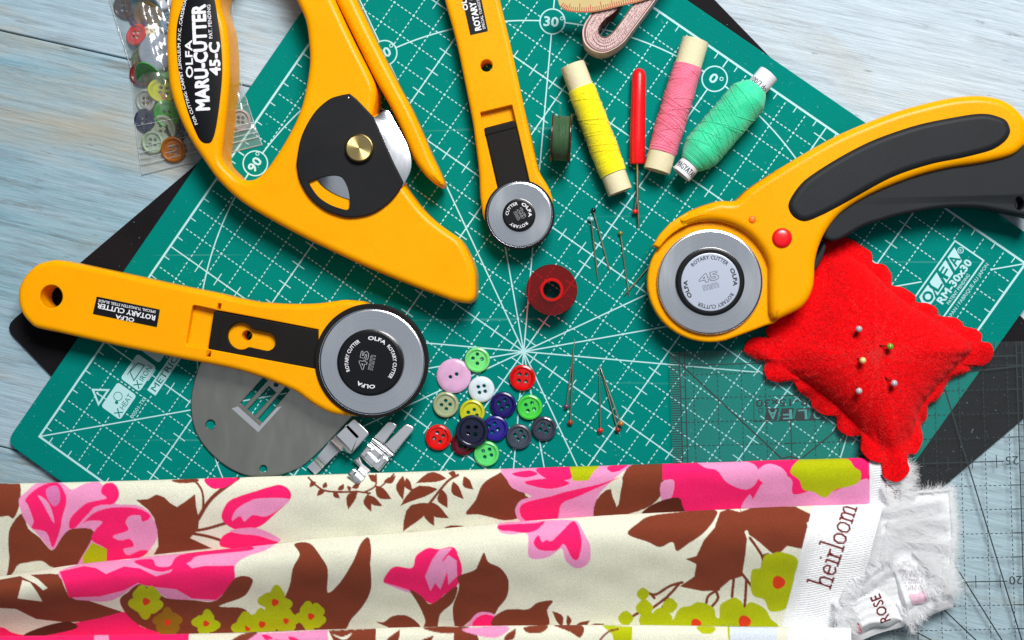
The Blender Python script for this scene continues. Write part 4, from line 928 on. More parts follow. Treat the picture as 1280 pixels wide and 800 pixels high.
button('maroon button peeping out under the big navy one', 578.7, 554.5, 15.2, C(92, 20, 32), 45)
button('big dark navy button on top of its neighbours', 590, 539.4, 20.6, C(22, 26, 52), H8(520, 490, (520, 355), (597, 355), (520, 422), (592, 425)), z0=0.25)
button('red button at the lower left of the cluster', 547.7, 547, 16.3, C(214, 16, 16), H8(520, 490, (210, 408), (270, 441), (178, 467), (237, 500)), rough=0.2)
button('pale green button lowest of the cluster', 608, 567.3, 16, C(92, 208, 112), H8(520, 490, (669, 592), (734, 577), (686, 653), (752, 635)))
button('dull charcoal grey four-hole button', 648.7, 546, 16, C(62, 70, 84), H8(520, 490, (1050, 400), (990, 433), (1076, 452), (1019, 478)), rough=0.3)
button('shiny dark pearl button rightmost of the cluster', 680, 536, 15.6, C(58, 62, 78), H8(600, 440, (628, 722), (690, 748), (600, 778), (660, 800)), rough=0.12)
# ================================================================ RED FELT PINCUSHION
M_felt = mat('red_felt', (0.80, 0.002, 0.005, 1), 0.95, spec=0.05, bump=0.75, bscale=1500, var=0.24, vscale=750, sheen=0.05)
def felt_out():
    a = [(1040,296),(1062,298),(1080,308.5),(1090,316),(1091.5,328),(1107,331.5),(1116,344),(1115.5,356),(1131,359.5),(1144,369.5),(1146,377.5),(1160,379),(1172,386),(1176.5,394.5),(1195,397),(1204,403.5),(1207,408),(1221,411.5),(1228,418),(1227,426.5),(1237,429),(1242,439),(1239,451),(1230,457),(1215,458.5),(1211,464.5),(1194,472),(1182,485),(1172,500),(1160,507),(1159.5,524),(1152.5,533),(1153,549),(1143,565.5),(1132.5,566),(1130,574),(1132,587),(1118,600),(1103,595.5),(1100,586),(1105,575),(1096,576),(1082,571.5),(1074.5,560),(1078,545.5),(1061,544.5),(1048,536),(1045.5,521),(1030,518.5),(1017,510),(1014,500),(1000,490),(991,477),(974,478),(961,474),(956,464),(957,452),(946,450),(933,442),(931,435),(937,425),(949,421),(961,422.5),(958,412),(972,398),(985,385),(985,370),(998,362),(1000,347),(1012,338),(1013,322),(1028,315),(1030,302)]
    return a
FO = smooth(WA(felt_out(), 0.45), 5); FO = ccw(FO); NF = len(FO); FC = W(1086, 442, 0.6)
rel = FO-FC; th_ = np.arctan2(rel[:,1], rel[:,0])
# smooth seam line inside the scallops
seam_px = [(1052,318),(1085,335),(1118,367),(1150,388),(1185,408),(1215,432),(1200,452),(1172,482),(1150,512),(1138,545),(1118,572),(1100,562),(1075,535),(1045,505),(1015,482),(985,462),(955,437),(975,420),(1000,385),(1025,345)]
SE = ccw(smooth(WA(seam_px, 0.5), 8)); srel = SE-FC; sth = np.arctan2(srel[:,1], srel[:,0]); sr = np.linalg.norm(srel, axis=1); oo = np.argsort(sth)
seam_r = np.interp(th_, np.r_[sth[oo][-1]-2*math.pi, sth[oo], sth[oo][0]+2*math.pi], np.r_[sr[oo][-1], sr[oo], sr[oo][0]])
ro = np.linalg.norm(rel, axis=1); seam_r = np.minimum(seam_r, ro*0.93)
rings = np.r_[np.linspace(0.03, 1, 30), np.linspace(1, 2, 8)[1:]]
V = [(FC[0], FC[1], 1.80)]; F = []
press = WA([(1018, 350), (1000, 386), (961, 404)], 0)
u = rel/ro[:, None]
for s in rings:
    if s <= 1:
        rr_ = seam_r*s; q = FC+u*rr_[:, None]; puck = 0.035*np.sin(th_*46+2*np.sin(th_*5))*np.exp(-((s-0.93)/0.07)**2)
        zz = 0.55+1.25*np.power(np.maximum(0, 1-s**2.8), 0.66)
        zz = zz+0.05*np.sin(q[:,0]*2.3+1)*np.sin(q[:,1]*2.1)*(1-s)+0.06*np.sin(th_*17)*s**6*(1-s)*4+puck
    else:
        k = s-1; rr_ = seam_r+(ro-seam_r)*k; q = FC+u*rr_[:, None]
        zz = 0.55+(0.10*np.sin(th_*9+1.0)+0.06*np.sin(th_*23))*k-0.22*k*k
    # squeezed flat where the cutter lies on it
    d = np.full(NF, 9.0)
    A_, B_ = W(1010, 330, 0.6), W(975, 420, 0.6); nrm = np.array([(B_-A_)[1], -(B_-A_)[0]]); nrm /= np.linalg.norm(nrm); 
    if (FC-A_) @ nrm < 0: nrm = -nrm
    d = (q-A_) @ nrm
    w = np.clip((d+0.2)/2.4, 0, 1); w = w*w*(3-2*w)
    hA, hB = W(1040, 300, 0.6), W(1100, 283, 0.6); n2 = np.array([(hB-hA)[1], -(hB-hA)[0]]); n2 /= np.linalg.norm(n2)
    if (FC-hA) @ n2 < 0: n2 = -n2
    w2 = np.clip(((q-hA) @ n2+0.1)/1.6, 0, 1); w = np.minimum(w, w2*w2*(3-2*w2))
    zz = np.minimum(zz, 0.55)+np.maximum(zz-0.55, 0)*w
    tip = W(1112, 588, 0.9); dt = np.linalg.norm(q-tip, axis=1); lift = np.clip(1-(dt-0.5)/2.2, 0, 1); lift = lift*lift*(3-2*lift)      # the lowest corner rides up on the folded fabric
    zz = np.maximum(zz, zz*(1-lift)+lift*np.maximum(zz, 1.06+0.05*np.sin(th_*23)))
    V += [(x, y, zv) for (x, y), zv in zip(q, zz)]
nr = len(rings)
for i in range(NF): F.append((0, 1+i, 1+(i+1)%NF))
for r in range(nr-1):
    for i in range(NF):
        j = (i+1) % NF; F.append((1+r*NF+i, 1+(r+1)*NF+i, 1+(r+1)*NF+j, 1+r*NF+j))
V = np.array(V)
def felt_z(p):
    """height of the cushion at a world point"""
    i = np.argmin((V[:,0]-p[0])**2+(V[:,1]-p[1])**2); return V[i, 2]
VT = V.copy()
t = thing('pincushion', 'plump red felt pincushion with scalloped edge and five pins', 'pincushion', (FC[0], FC[1], 0.0))
add('top_felt', V, F, M_felt, t, ang=80)
# underside sheet, slightly offset scallops
VB = V.copy(); VB[:, 2] = np.where(VB[:, 2] > 0.6, 0.30, VB[:, 2]-0.10); VB[:, 2] = np.where(np.linalg.norm(VB[:, :2]-W(1112, 588, 0.9), axis=1) < 2.4, np.maximum(VB[:, 2], V[:, 2]-0.12), np.clip(VB[:, 2], 0.05, 0.6))
add('back_felt', VB, [f[::-1] for f in F], M_felt, t, ang=80)
fz = MB()                                                   # stray fibres on the felt
for _ in range(7000):
    i = random.randrange(len(VT)); p = VT[i]; a = random.uniform(0, 2*math.pi); l = random.uniform(0.05, 0.14)
    q = p+np.array([math.cos(a)*l, math.sin(a)*l, random.uniform(0.01, 0.05)]); n = np.array([-math.sin(a), math.cos(a), 0])*0.0035
    fz.put([p-n, p+n, q+n*0.4, q-n*0.4], [(0, 1, 2, 3)])
fz.obj('felt_fuzz', mat('felt_fibre', (0.85, 0.03, 0.03, 1), 0.9), t, ang=None, kind='stuff')
def stuck_pin(label, h, col, lean):
    z1 = 2.3; 
    for _ in range(4): p = W(*h, z1); z1 = VT[np.argmin((VT[:,0]-p[0])**2+(VT[:,1]-p[1])**2), 2]+0.32
    a = np.r_[W(*h, z1), z1]; d = np.array([lean[0], lean[1], -0.5]); b = a+d*1.2
    t = thing('sewing_pin', label, 'pin', (a[0], a[1], a[2]-0.4), 'pins')
    V, F = tube_vf([a, b], 0.02, 8); add('shaft', V, F, mat('dark_nickel', (0.08, 0.02, 0.02, 1), 0.3, metal=0.8) if 'dark_nickel' not in bpy.data.materials else bpy.data.materials['dark_nickel'], t, ang=60)
    V, F = ball_vf(a, 0.135, 18, 12); add('head', V, F, mat('pin_head', col, 0.12, spec=0.7), t, ang=80)
stuck_pin('topmost pearly grey pin head in the red pincushion', (1073.7, 411.3), C(176, 170, 180), (-0.25, -0.55))
stuck_pin('lime green pin head in the red pincushion', (1112.6, 433.2), C(116, 168, 34), (-0.6, 0.05))
stuck_pin('cream pin head in the middle of the red pincushion', (1078.5, 450.5), C(224, 206, 134), (-0.25, 0.1))
stuck_pin('pearly grey pin head right of centre in the pincushion', (1117.7, 479), C(186, 172, 186), (-0.5, 0.35))
stuck_pin('lowest pearly grey pin head in the red pincushion', (1073.7, 488.7), C(188, 178, 188), (-0.05, 0.25))
# ================================================================ TAPE MEASURE
M_tape = mat('tape_cloth', C(216, 188, 186), 0.6, spec=0.3, bump=0.1, bscale=900, var=0.08, vscale=260)
M_tapeY = mat('tape_face', C(196, 176, 120), 0.55, spec=0.3, var=0.06, vscale=100)
M_tickr = mat('tape_red', C(176, 50, 40), 0.6)
M_edge = mat('tape_edge', C(128, 84, 76), 0.7)
t = thing('tape_measure', 'rolled pinkish cloth tape measure with one yellowed end on top', 'tape measure', (*W(770, 25, 0), 0.0))
ou = WA([(760,-40),(739,15),(731,29),(728,41),(731,54),(740,62.5),(752,66),(765,62.5),(779,53),(790,39),(819,0),(850,-45)], 1.4)
inn = WA([(800,-40),(775,7.5),(756,24),(748.5,34),(749,42),(755,46),(761,44),(770,35),(792,4),(825,-45)], 1.4)
def resamp(P, n): s = np.r_[0, np.cumsum(np.linalg.norm(np.diff(P, axis=0), axis=1))]; q = np.linspace(0, s[-1], n); return np.stack([np.interp(q, s, P[:,0]), np.interp(q, s, P[:,1])], 1)
ou = resamp(smooth(ou, 8, False), 90); inn = resamp(smooth(inn, 8, False), 90); NW = 15
for k in range(NW):
    f0, f1 = k/NW, (k+0.86)/NW; A_ = ou+(inn-ou)*f0; B_ = ou+(inn-ou)*f1; n = len(A_); zt = 1.40+0.025*math.sin(k*2.3)
    V = np.concatenate([np.c_[A_, np.full(n, 0.02)], np.c_[A_, np.full(n, zt)], np.c_[B_, np.full(n, zt)], np.c_[B_, np.full(n, 0.02)]]); F = []
    for i in range(n-1):
        for q in range(3): F.append((q*n+i, (q+1)*n+i, (q+1)*n+i+1, q*n+i+1))
    add('tape_winding', V, F, M_tape if k not in (1, NW-1) else M_edge, t, ang=40)
tp = MB()                                                   # worn print showing on the wound edges
for i in range(900):
    f = random.random(); k = random.randrange(3, 86); p = ou[k]+(inn[k]-ou[k])*(0.15+0.7*f); d = inn[k]-ou[k]; d = d/np.linalg.norm(d); l = random.uniform(0.02, 0.07)
    tp.put(*bar(p, p+d*l, 0.014, 1.432))
tp.obj('worn_print', mat('worn_ink', C(178, 128, 132), 0.7), t, ang=None, kind='stuff')
zt = 1.55
endp = WA([(697,-8),(698,3),(701,9),(707,13),(716,15),(728,15.6),(742,15),(760,11.5),(780,6.5),(800,2),(830,-8)], zt)
P = np.concatenate([smooth(endp, 4, False)])
te = solid('tape_end', P, [(0, zt-0.05), (0, zt-0.01), (0.01, zt)], M_tapeY, t)
tk = MB(); bot = resamp(smooth(WA([(701,8),(707,12.6),(716,14.6),(728,15.2),(742,14.6),(760,11),(780,6),(800,1.6),(824,-6)], zt), 6, False), 46)
for i in range(46):
    j = min(i+1, 45); d = bot[j]-bot[i-1 if i else 0]; d /= np.linalg.norm(d); n = np.array([-d[1], d[0]]); l = 0.36 if i % 10 == 9 else (0.30 if i % 5 == 4 else 0.20)
    tk.put(*bar(bot[i], bot[i]+n*l, 0.034, zt+0.004))
    if i < 45: tk.put(*bar(bot[i]+n*0.02, bot[j]+n*0.02, 0.03, zt+0.0045))
tk.obj('tape_ticks', M_tickr, te, ang=None, kind='stuff')
# ================================================================ ZIP BAG OF BUTTONS
M_film = clear('bag_film', (0.96, 0.965, 0.96, 1), 0.16, 0.10, (0.80, 0.85, 0.88, 1), 0.08)
M_zip = clear('zip_strip', (0.85, 0.87, 0.87, 1), 0.15, 0.30, (0.8, 0.86, 0.9, 1), 0.08)
Lp = resamp(np.array([(131,-70),(137,0),(146,30),(156,60),(164,86),(167,120),(169,150),(172,180),(178,219)], float), 61)
Rp = resamp(np.array([(282,-70),(290,0),(295,60),(298,92),(304,112),(311,133),(318,155),(323,168),(328,182)], float), 61)
t = thing('zip_bag', 'clear plastic zip bag full of buttons under the carpet cutter handle', 'bag', (*W(230, 100, -0.3), ZT))
nu, nv = 60, 61
def bag_z(uu, v, q):
    edge = np.minimum(1, np.minimum(uu/0.10, (1-uu)/0.06))*np.minimum(1, (1-v)/0.16)
    lump = np.clip(1-np.abs(uu-0.24)/0.30, 0, 1)**0.7
    low = -0.28+0.30*np.clip((uu-0.35)/0.3, 0, 1)
    zz = low+edge*(0.18+0.75*lump*np.clip((0.86-v)/0.12, 0, 1))
    zz = zz+edge*(0.05*np.sin(q[...,0]*0.35+q[...,1]*0.16)*np.sin(q[...,1]*0.21-q[...,0]*0.07)+0.022*np.sin(q[...,0]*0.33-q[...,1]*0.10+2*np.sin(q[...,1]*0.12)))*(1-0.6*np.clip((uu-0.4)/0.2, 0, 1))
    return zz
U_, V_ = np.meshgrid(np.linspace(0, 1, nu), np.arange(nv)/(nv-1)); q = Lp[:, None, :]*(1-U_[..., None])+Rp[:, None, :]*U_[..., None]
zz = bag_z(U_, V_, q); zz = np.maximum(zz, -0.30)
G = np.concatenate([WA(q, zz), zz[..., None]], -1).reshape(-1, 3); F = [(i*nu+j, (i+1)*nu+j, (i+1)*nu+j+1, i*nu+j+1) for i in range(nv-1) for j in range(nu-1)]
add('front_film', G, F, M_film, t, ang=80)
G2 = G.copy(); G2[:, 2] = -0.315+0.31*np.clip((U_.reshape(-1)-0.42)/0.2, 0, 1)*0
for v0, rr_ in ((0.880, 0.020), (0.905, 0.030), (0.93, 0.022), (0.955, 0.03), (0.995, 0.022), (0.79, 0.016)):
    k = v0*(nv-1); i = int(k); f = k-i; i2 = min(i+1, nv-1)
    pa = G.reshape(nv, nu, 3); pth = pa[i]*(1-f)+pa[i2]*f; pth = pth.copy(); pth[:, 2] += 0.03
    V, F2 = tube_vf(pth, rr_, 6); add('zip_ridge', V, F2, M_zip, t, ang=60)
for side in (0, nu-1):
    pth = G.reshape(nv, nu, 3)[:, side].copy(); pth[:, 2] += 0.02; V, F2 = tube_vf(pth, 0.02, 6); add('side_seam', V, F2, M_zip, t, ang=60)
def bagb(label, px, py, rp, col, tilt=(0, 0), z0=-0.28, style='dish', rough=0.35, holes=40): button(label, px, py, rp*1.14, col, holes, z0, style, rough, tilt, 'buttons inside the zip bag')
bagb('white and blue two-hole button at the top of the bag', 203, -4, 14, C(206, 208, 222), (0.1, -0.1), -0.1, 'dome', holes=[(208, 1), (199, -6)])
bagb('pale turquoise button seen edge-on in the bag', 184, 14, 17, C(110, 170, 190), (0.05, 1.6), 0.0)
bagb('tan button under the turquoise one in the bag', 186, 24, 17, C(150, 128, 84), (0.1, 1.1), -0.2)
bagb('bright red button in the bag', 169, 43, 13, C(214, 24, 18), (0.5, -0.3), -0.25)
bagb('large grey button with dark rim in the bag', 195.5, 64, 21, C(140, 152, 172), (0.0, -0.05), 0.05, 'dome', holes=[(201, 60), (198.5, 70.5)])
lathe_c = W(195, 64.5, 0.05); rimo = lathe('button', [(0.60, 0.0), (0.73, 0.0), (0.76, 0.05), (0.73, 0.10), (0.60, 0.10)], mat('navy_plastic', C(26, 40, 66), 0.35), None, 56, (*lathe_c, 0), None, True, ang=40); tag(rimo, 'dark blue ring button under the large grey one in the bag', 'button', 'buttons inside the zip bag')
bagb('pale blue button beside the cutter handle in the bag', 212, 28, 12, C(120, 158, 186), (0.2, 0.1), -0.05)
bagb('light green button beside the cutter handle in the bag', 209, 85, 12, C(130, 196, 130), (0.1, 0.2), -0.1)
bagb('dull dark red button in the bag', 176, 92, 14, C(120, 34, 34), (0.15, 0.1), -0.28)
bagb('thin green button seen edge-on in the bag', 187, 101, 16, C(40, 160, 60), (0.25, 1.7), -0.15)
bagb('yellow lime button in the bag', 204, 113, 14, C(190, 196, 20), (-0.9, -0.1), -0.2)
bagb('milky white button low in the bag', 181, 126, 13, C(186, 190, 184), (0.5, 0.2), -0.2)
bagb('grass green button in the bag', 208, 143, 15, C(52, 172, 52), (0.0, 0.45), -0.1)
bagb('greenish white button under the grass green one', 203, 161, 15, C(178, 190, 168), (0.1, 0.3), -0.28)
bagb('small violet button under the turquoise one in the bag', 172, 22, 11, C(96, 70, 120), (0.1, 0.3), -0.29)
bagb('olive green button behind the grey one in the bag', 178, 74, 14, C(104, 112, 48), (0.2, 0.2), -0.3)
bagb('cream button between red and grey ones in the bag', 182, 47, 13, C(214, 204, 172), (0.15, -0.2), -0.3)
bagb('navy button at the lower left side of the bag', 180, 150, 13, C(30, 40, 84), (0.3, 0.1), -0.3)
bagb('clear greenish button left of the brown one', 190, 178, 13, C(150, 172, 150), (0.1, 0.1), -0.3)
bagb('black button half under the cutter handle in the bag', 222, 160, 14, C(24, 24, 28), (0.0, 0.1), -0.3)
bagb('amber button under the yellow lime one in the bag', 196, 132, 14, C(190, 120, 30), (0.1, 0.3), -0.3)
bagb('pale pink button near the cutter handle in the bag', 212, 58, 13, C(216, 160, 170), (0.0, 0.2), -0.3)
bagb('teal button half hidden at the top of the bag', 172, -6, 14, C(30, 120, 120), (0.2, 0.2), -0.3)
bagb('brown four-hole button at the bottom of the bag', 216, 187, 14.5, C(150, 92, 38), (0.0, 0.15), -0.27)
bagb('dark brown button at the top left of the bag', 155, 8, 14, C(66, 38, 30), (0.3, 0.2), -0.28)
bagb('grey translucent button right of the cutter handle', 300, 150, 12, C(150, 156, 158), (0.0, 0.2), 0.01)
# ================================================================ PRINTED FABRIC
CREAM, BROWN, HOT, PINK, LIME, ORANGE, WHITE = [np.array(C(*c)[:3]) for c in ((232, 233, 214), (128, 60, 40), (254, 34, 112), (238, 152, 200), (180, 190, 14), (222, 62, 30), (226, 232, 240))]
SSX = 3; FX0, FY0, FW, FH = -40, 560, 1240, 320
CV = np.empty((FH*SSX, FW*SSX, 3)); CV[:] = CREAM
cy, cx = np.mgrid[0:FH*SSX, 0:FW*SSX]; CX = FX0+(cx+0.5)/SSX; CY = FY0+(cy+0.5)/SSX
xa = np.linspace(-60, 1240, 1301)
def curve(pts): P = np.array(pts, float); S_ = smooth(P, 8, False); return lambda x: np.interp(x, S_[:,0], S_[:,1])
yA = curve([(-60,606),(0,604.5),(100,602.5),(240,598.5),(380,594),(520,589.5),(640,585.5),(835,579.5),(960,575.5),(1085,572),(1200,569)])
yB = curve([(-60,728),(0,720.5),(40,714.5),(100,705),(240,690.5),(340,680),(400,672.5),(480,667.5),(560,660),(640,652.5),(760,644),(830,640.5),(960,634),(1070,630.5),(1200,627)])
yC = curve([(-60,796),(0,795),(240,792),(400,787),(560,783),(760,781),(900,782.5),(1000,784),(1200,786)])
RG = {'A': CY < yB(CX), 'B': (CY >= yB(CX)) & (CY < yC(CX)), 'C': CY >= yC(CX), None: np.ones(CX.shape, bool)}
def fill(pts, col, reg=None):
    P = np.asarray(pts, float)
    i0 = max(0, int((P[:,1].min()-FY0)*SSX)-1); i1 = min(FH*SSX, int((P[:,1].max()-FY0)*SSX)+2); j0 = max(0, int((P[:,0].min()-FX0)*SSX)-1); j1 = min(FW*SSX, int((P[:,0].max()-FX0)*SSX)+2)
    if i1 <= i0 or j1 <= j0: return
    x = CX[i0:i1, j0:j1]; y = CY[i0:i1, j0:j1]; ins = np.zeros(x.shape, bool)
    for (xa_, ya_), (xb, yb) in zip(P, np.roll(P, -1, 0)):
        if ya_ == yb: continue
        m = (ya_ > y) != (yb > y); ins ^= m & (x < (xb-xa_)*(y-ya_)/(yb-ya_)+xa_)
    ins &= RG[reg][i0:i1, j0:j1]
    CV[i0:i1, j0:j1][ins] = col
def shp(ox, oy, pts, col, reg, sm=True):
    P = np.array(T4(ox, oy, pts)); fill(smooth(P, 4) if sm and len(P) > 3 else P, col, reg)
def strk(pts, w, col, reg=None, sm=True):
    P = np.asarray(pts, float); P = smooth(P, 5, False) if sm and len(P) > 2 else P
    i0 = max(0, int((P[:,1].min()-w-FY0)*SSX)); i1 = min(FH*SSX, int((P[:,1].max()+w-FY0)*SSX)+2); j0 = max(0, int((P[:,0].min()-w-FX0)*SSX)); j1 = min(FW*SSX, int((P[:,0].max()+w-FX0)*SSX)+2)
    if i1 <= i0 or j1 <= j0: return
    x = CX[i0:i1, j0:j1]; y = CY[i0:i1, j0:j1]; ins = np.zeros(x.shape, bool)
    for a, b in zip(P[:-1], P[1:]):
        d = b-a; l2 = max(d@d, 1e-9); t = np.clip(((x-a[0])*d[0]+(y-a[1])*d[1])/l2, 0, 1)
        ins |= (x-a[0]-t*d[0])**2+(y-a[1]-t*d[1])**2 < (w/2)**2
    CV[i0:i1, j0:j1][ins & RG[reg][i0:i1, j0:j1]] = col
def ts(ox, oy, pts, w, col, reg): strk(T4(ox, oy, pts), w/4, col, reg)
def leaf(ox, oy, x0, y0, x1, y1, w, col=BROWN, reg='A', bend=0.12):
    a = np.array([x0, y0], float); b = np.array([x1, y1], float); d = b-a; L_ = np.linalg.norm(d); u = d/L_; n = np.array([-u[1], u[0]])
    pts = []
    for t_, k in ((0, 0.10), (0.15, 0.6), (0.35, 1.0), (0.55, 0.92), (0.78, 0.5), (0.92, 0.16), (1, 0)): pts.append(a+d*t_+n*(w/2*k+bend*L_*math.sin(math.pi*t_)))
    for t_, k in ((0.92, 0.16), (0.78, 0.5), (0.55, 0.92), (0.35, 1.0), (0.15, 0.6), (0, 0.10)): pts.append(a+d*t_-n*(w/2*k-bend*L_*math.sin(math.pi*t_)))
    fill(np.array(T4(ox, oy, pts)), col, reg)
def blob(x, y, r, col, reg, k=0.0, n=5, rot=0.0):
    t_ = np.linspace(0, 2*math.pi, 60, endpoint=False); rr = r*(1+k*np.cos(n*t_+rot)); fill(np.stack([x+rr*np.cos(t_), y+rr*np.sin(t_)], 1), col, reg)
def flower(ox, oy, x, y, r, reg, rot=0.0, n=4, col=LIME, dot=ORANGE):
    x, y = ox+x/4, oy+y/4; r = r/4*0.86
    for i in range(n):
        a = rot+2*math.pi*i/n; blob(x+0.55*r*math.cos(a), y+0.55*r*math.sin(a), 0.46*r, col, reg, 0.14, 3, a)
    blob(x, y, 0.35*r, col, reg); blob(x, y, 0.22*r, dot, reg, 0.1, 3, rot)
# ---- upper fold, left
q = (0, 600)
shp(*q, [(-160,20),(60,18),(102,28),(98,120),(70,190),(40,180),(0,185),(-160,200)], BROWN, 'A')
shp(*q, [(112,165),(50,240),(42,330),(46,400),(25,500),(-20,520),(60,470),(90,425),(140,412),(210,405),(250,432),(300,440),(385,428),(470,258),(380,240),(330,250),(290,300),(258,352),(200,290),(140,240)], BROWN, 'A')
shp(*q, [(95,95),(130,60),(180,18),(260,4),(320,20),(360,48),(420,20),(490,8),(520,30),(555,12),(588,35),(596,90),(580,120),(680,125),(745,160),(778,220),(786,285),(760,335),(720,372),(640,400),(540,412),(420,418),(385,428),(470,260),(360,245),(310,285),(262,350),(200,285),(130,210),(100,140)], PINK, 'A')
shp(*q, [(128,95),(195,35),(280,10),(322,60),(332,110),(310,190),(300,250),(264,338),(232,262),(160,242),(168,205),(142,130)], HOT, 'A')
shp(*q, [(190,78),(225,95),(255,140),(272,215),(250,185),(215,120)], PINK, 'A'); shp(*q, [(232,45),(285,30),(302,95),(272,132),(238,92)], np.array(C(214, 118, 178)[:3]), 'A')
shp(*q, [(505,62),(520,22),(562,15),(592,50),(590,90),(560,122),(500,126),(440,150),(402,162),(450,112),(532,92)], HOT, 'A')
shp(*q, [(345,235),(360,180),(440,112),(470,132),(412,200),(372,242)], HOT, 'A')
shp(*q, [(410,222),(470,165),(560,138),(680,140),(748,172),(742,198),(710,206),(700,178),(650,180),(628,212),(640,252),(565,280),(600,302),(650,295),(668,332),(618,345),(640,376),(700,352),(742,356),(700,388),(600,406),(535,410),(530,345),(460,302),(475,252),(512,208),(440,205)], HOT, 'A')
shp(*q, [(460,312),(535,345),(532,412),(415,420),(412,385)], LIME, 'A', False)
shp(*q, [(680,100),(740,95),(782,72),(820,85),(850,115),(885,135),(930,105),(975,70),(982,140),(996,200),(990,250),(950,290),(1062,342),(768,374),(792,330),(786,250),(770,190),(742,150)], BROWN, 'A', False)
ts(*q, [(985,252),(1040,242),(1135,214)], 15, BROWN, 'A'); ts(*q, [(965,268),(1040,282),(1125,308)], 15, BROWN, 'A'); ts(*q, [(985,205),(1060,90),(1190,-10)], 20, BROWN, 'A'); ts(*q, [(960,-10),(1008,50),(1015,140),(985,210)], 11, BROWN, 'A')
shp(*q, [(860,0),(980,-8),(985,10),(900,16)], BROWN, 'A'); shp(*q, [(1025,-10),(1185,-10),(1130,34),(1060,42)], HOT, 'A')
shp(*q, [(1108,175),(1140,110),(1200,80),(1280,55),(1340,36),(1400,24),(1442,45),(1456,78),(1440,110),(1380,165),(1300,232),(1200,252),(1130,222)], HOT, 'A')
shp(*q, [(1158,205),(1180,150),(1240,110),(1300,92),(1446,95),(1400,142),(1330,182),(1262,176),(1222,208),(1200,180)], PINK, 'A')
shp(*q, [(1104,332),(1110,285),(1160,258),(1260,250),(1330,272),(1392,312),(1300,332),(1200,342)], HOT, 'A'); shp(*q, [(1150,252),(1280,240),(1395,290),(1385,308),(1290,278),(1200,270)], PINK, 'A')
# ---- upper fold, middle sprigs
q = (320, 600)
ts(*q, [(262,-12),(330,48),(420,60),(500,58),(570,66)], 10, BROWN, 'A'); ts(*q, [(600,-26),(596,30),(540,62)], 9, BROWN, 'A'); ts(*q, [(690,-30),(640,20),(600,50)], 8, BROWN, 'A')
for l in ((300,10,268,38,26),(345,50,305,82,28),(390,55,420,92,28),(335,40,350,8,24),(410,50,440,18,26),(470,55,455,28,20),(505,52,462,150,46),(560,68,578,160,40),(570,78,634,130,36),(600,30,680,95,52),(598,10,560,-26,34),(640,10,700,-24,34),(735,-20,738,104,44),(752,-10,784,58,36),(480,40,520,10,26)): leaf(*q, *l)
ts(*q, [(850,140),(900,76),(960,5),(1010,-25)], 13, BROWN, 'A')
for l in ((950,-8,798,18,52),(905,45,720,132,62),(870,118,735,260,84),(870,112,966,190,56),(866,120,892,232,52),(930,50,958,140,52),(985,10,1040,95,46),(1040,-16,1088,48,44),(1000,-20,960,-35,30)): leaf(*q, *l)
shp(*q, [(735,258),(875,249),(860,257)], BROWN, 'A', False); shp(*q, [(938,242),(980,226),(1052,234),(960,244)], BROWN, 'A')
shp(*q, [(1048,168),(1098,100),(1130,25),(1190,-20),(1290,-60),(1330,20),(1350,80),(1400,100),(1330,140),(1310,190),(1240,201),(1180,188),(1110,172)], BROWN, 'A')
# ---- upper fold, right (pixel coordinates)
fill(smooth([(630,584),(700,578),(795,574),(778,590),(766,600),(747,622),(744,652),(700,656),(656,654),(644,640),(650,626),(664,620),(642,611),(634,600)], 4), PINK, 'A')
fill(smooth([(650,641),(655,629),(690,620),(706,615),(750,605),(774,597),(724,620),(702,630),(694,652),(660,652)], 4), HOT, 'A'); fill(smooth([(656,602),(690,598),(712,604),(690,611),(668,608)], 4), HOT, 'A'); fill(smooth([(672,585),(712,580),(714,598),(690,600),(676,594)], 4), HOT, 'A')
fill([(712,583),(752,580),(742,590),(735,601),(716,601)], LIME, 'A'); fill(smooth([(640,592),(662,588),(672,593),(655,597)], 4), HOT, 'A'); fill(smooth([(760,583),(788,578),(775,588),(764,590)], 3), HOT, 'A')
fill(smooth([(745,626),(763,611),(771,634),(774,612),(780,592),(792,580),(826,576),(830,600),(825,621),(806,636),(770,646),(744,650)], 3), BROWN, 'A'); fill(smooth([(764,612),(778,598),(775,618),(772,632)], 3), CREAM, 'A')
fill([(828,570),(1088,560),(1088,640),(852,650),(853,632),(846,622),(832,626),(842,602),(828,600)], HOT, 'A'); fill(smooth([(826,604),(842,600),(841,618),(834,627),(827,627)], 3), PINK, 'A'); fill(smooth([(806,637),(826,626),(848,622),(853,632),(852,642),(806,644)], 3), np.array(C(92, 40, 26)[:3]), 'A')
for P in ([(866,570),(905,572),(942,580),(948,598),(934,612),(910,604),(896,588),(880,584)], [(926,636),(937,618),(943,629),(952,634),(940,640)], [(948,612),(962,598),(978,594),(990,600),(992,618),(1020,612),(1042,614),(1062,606),(1088,600),(1090,640),(950,640)], [(945,592),(958,580),(976,584),(984,596),(970,602),(955,604)]): fill(smooth(P, 4), PINK, 'A')
fill(smooth([(988,590),(997,576),(1015,570),(1040,572),(1060,574),(1068,584),(1076,590),(1074,602),(1062,608),(1044,612),(1031,622),(1017,615),(1004,612),(999,600)], 4), LIME, 'A')
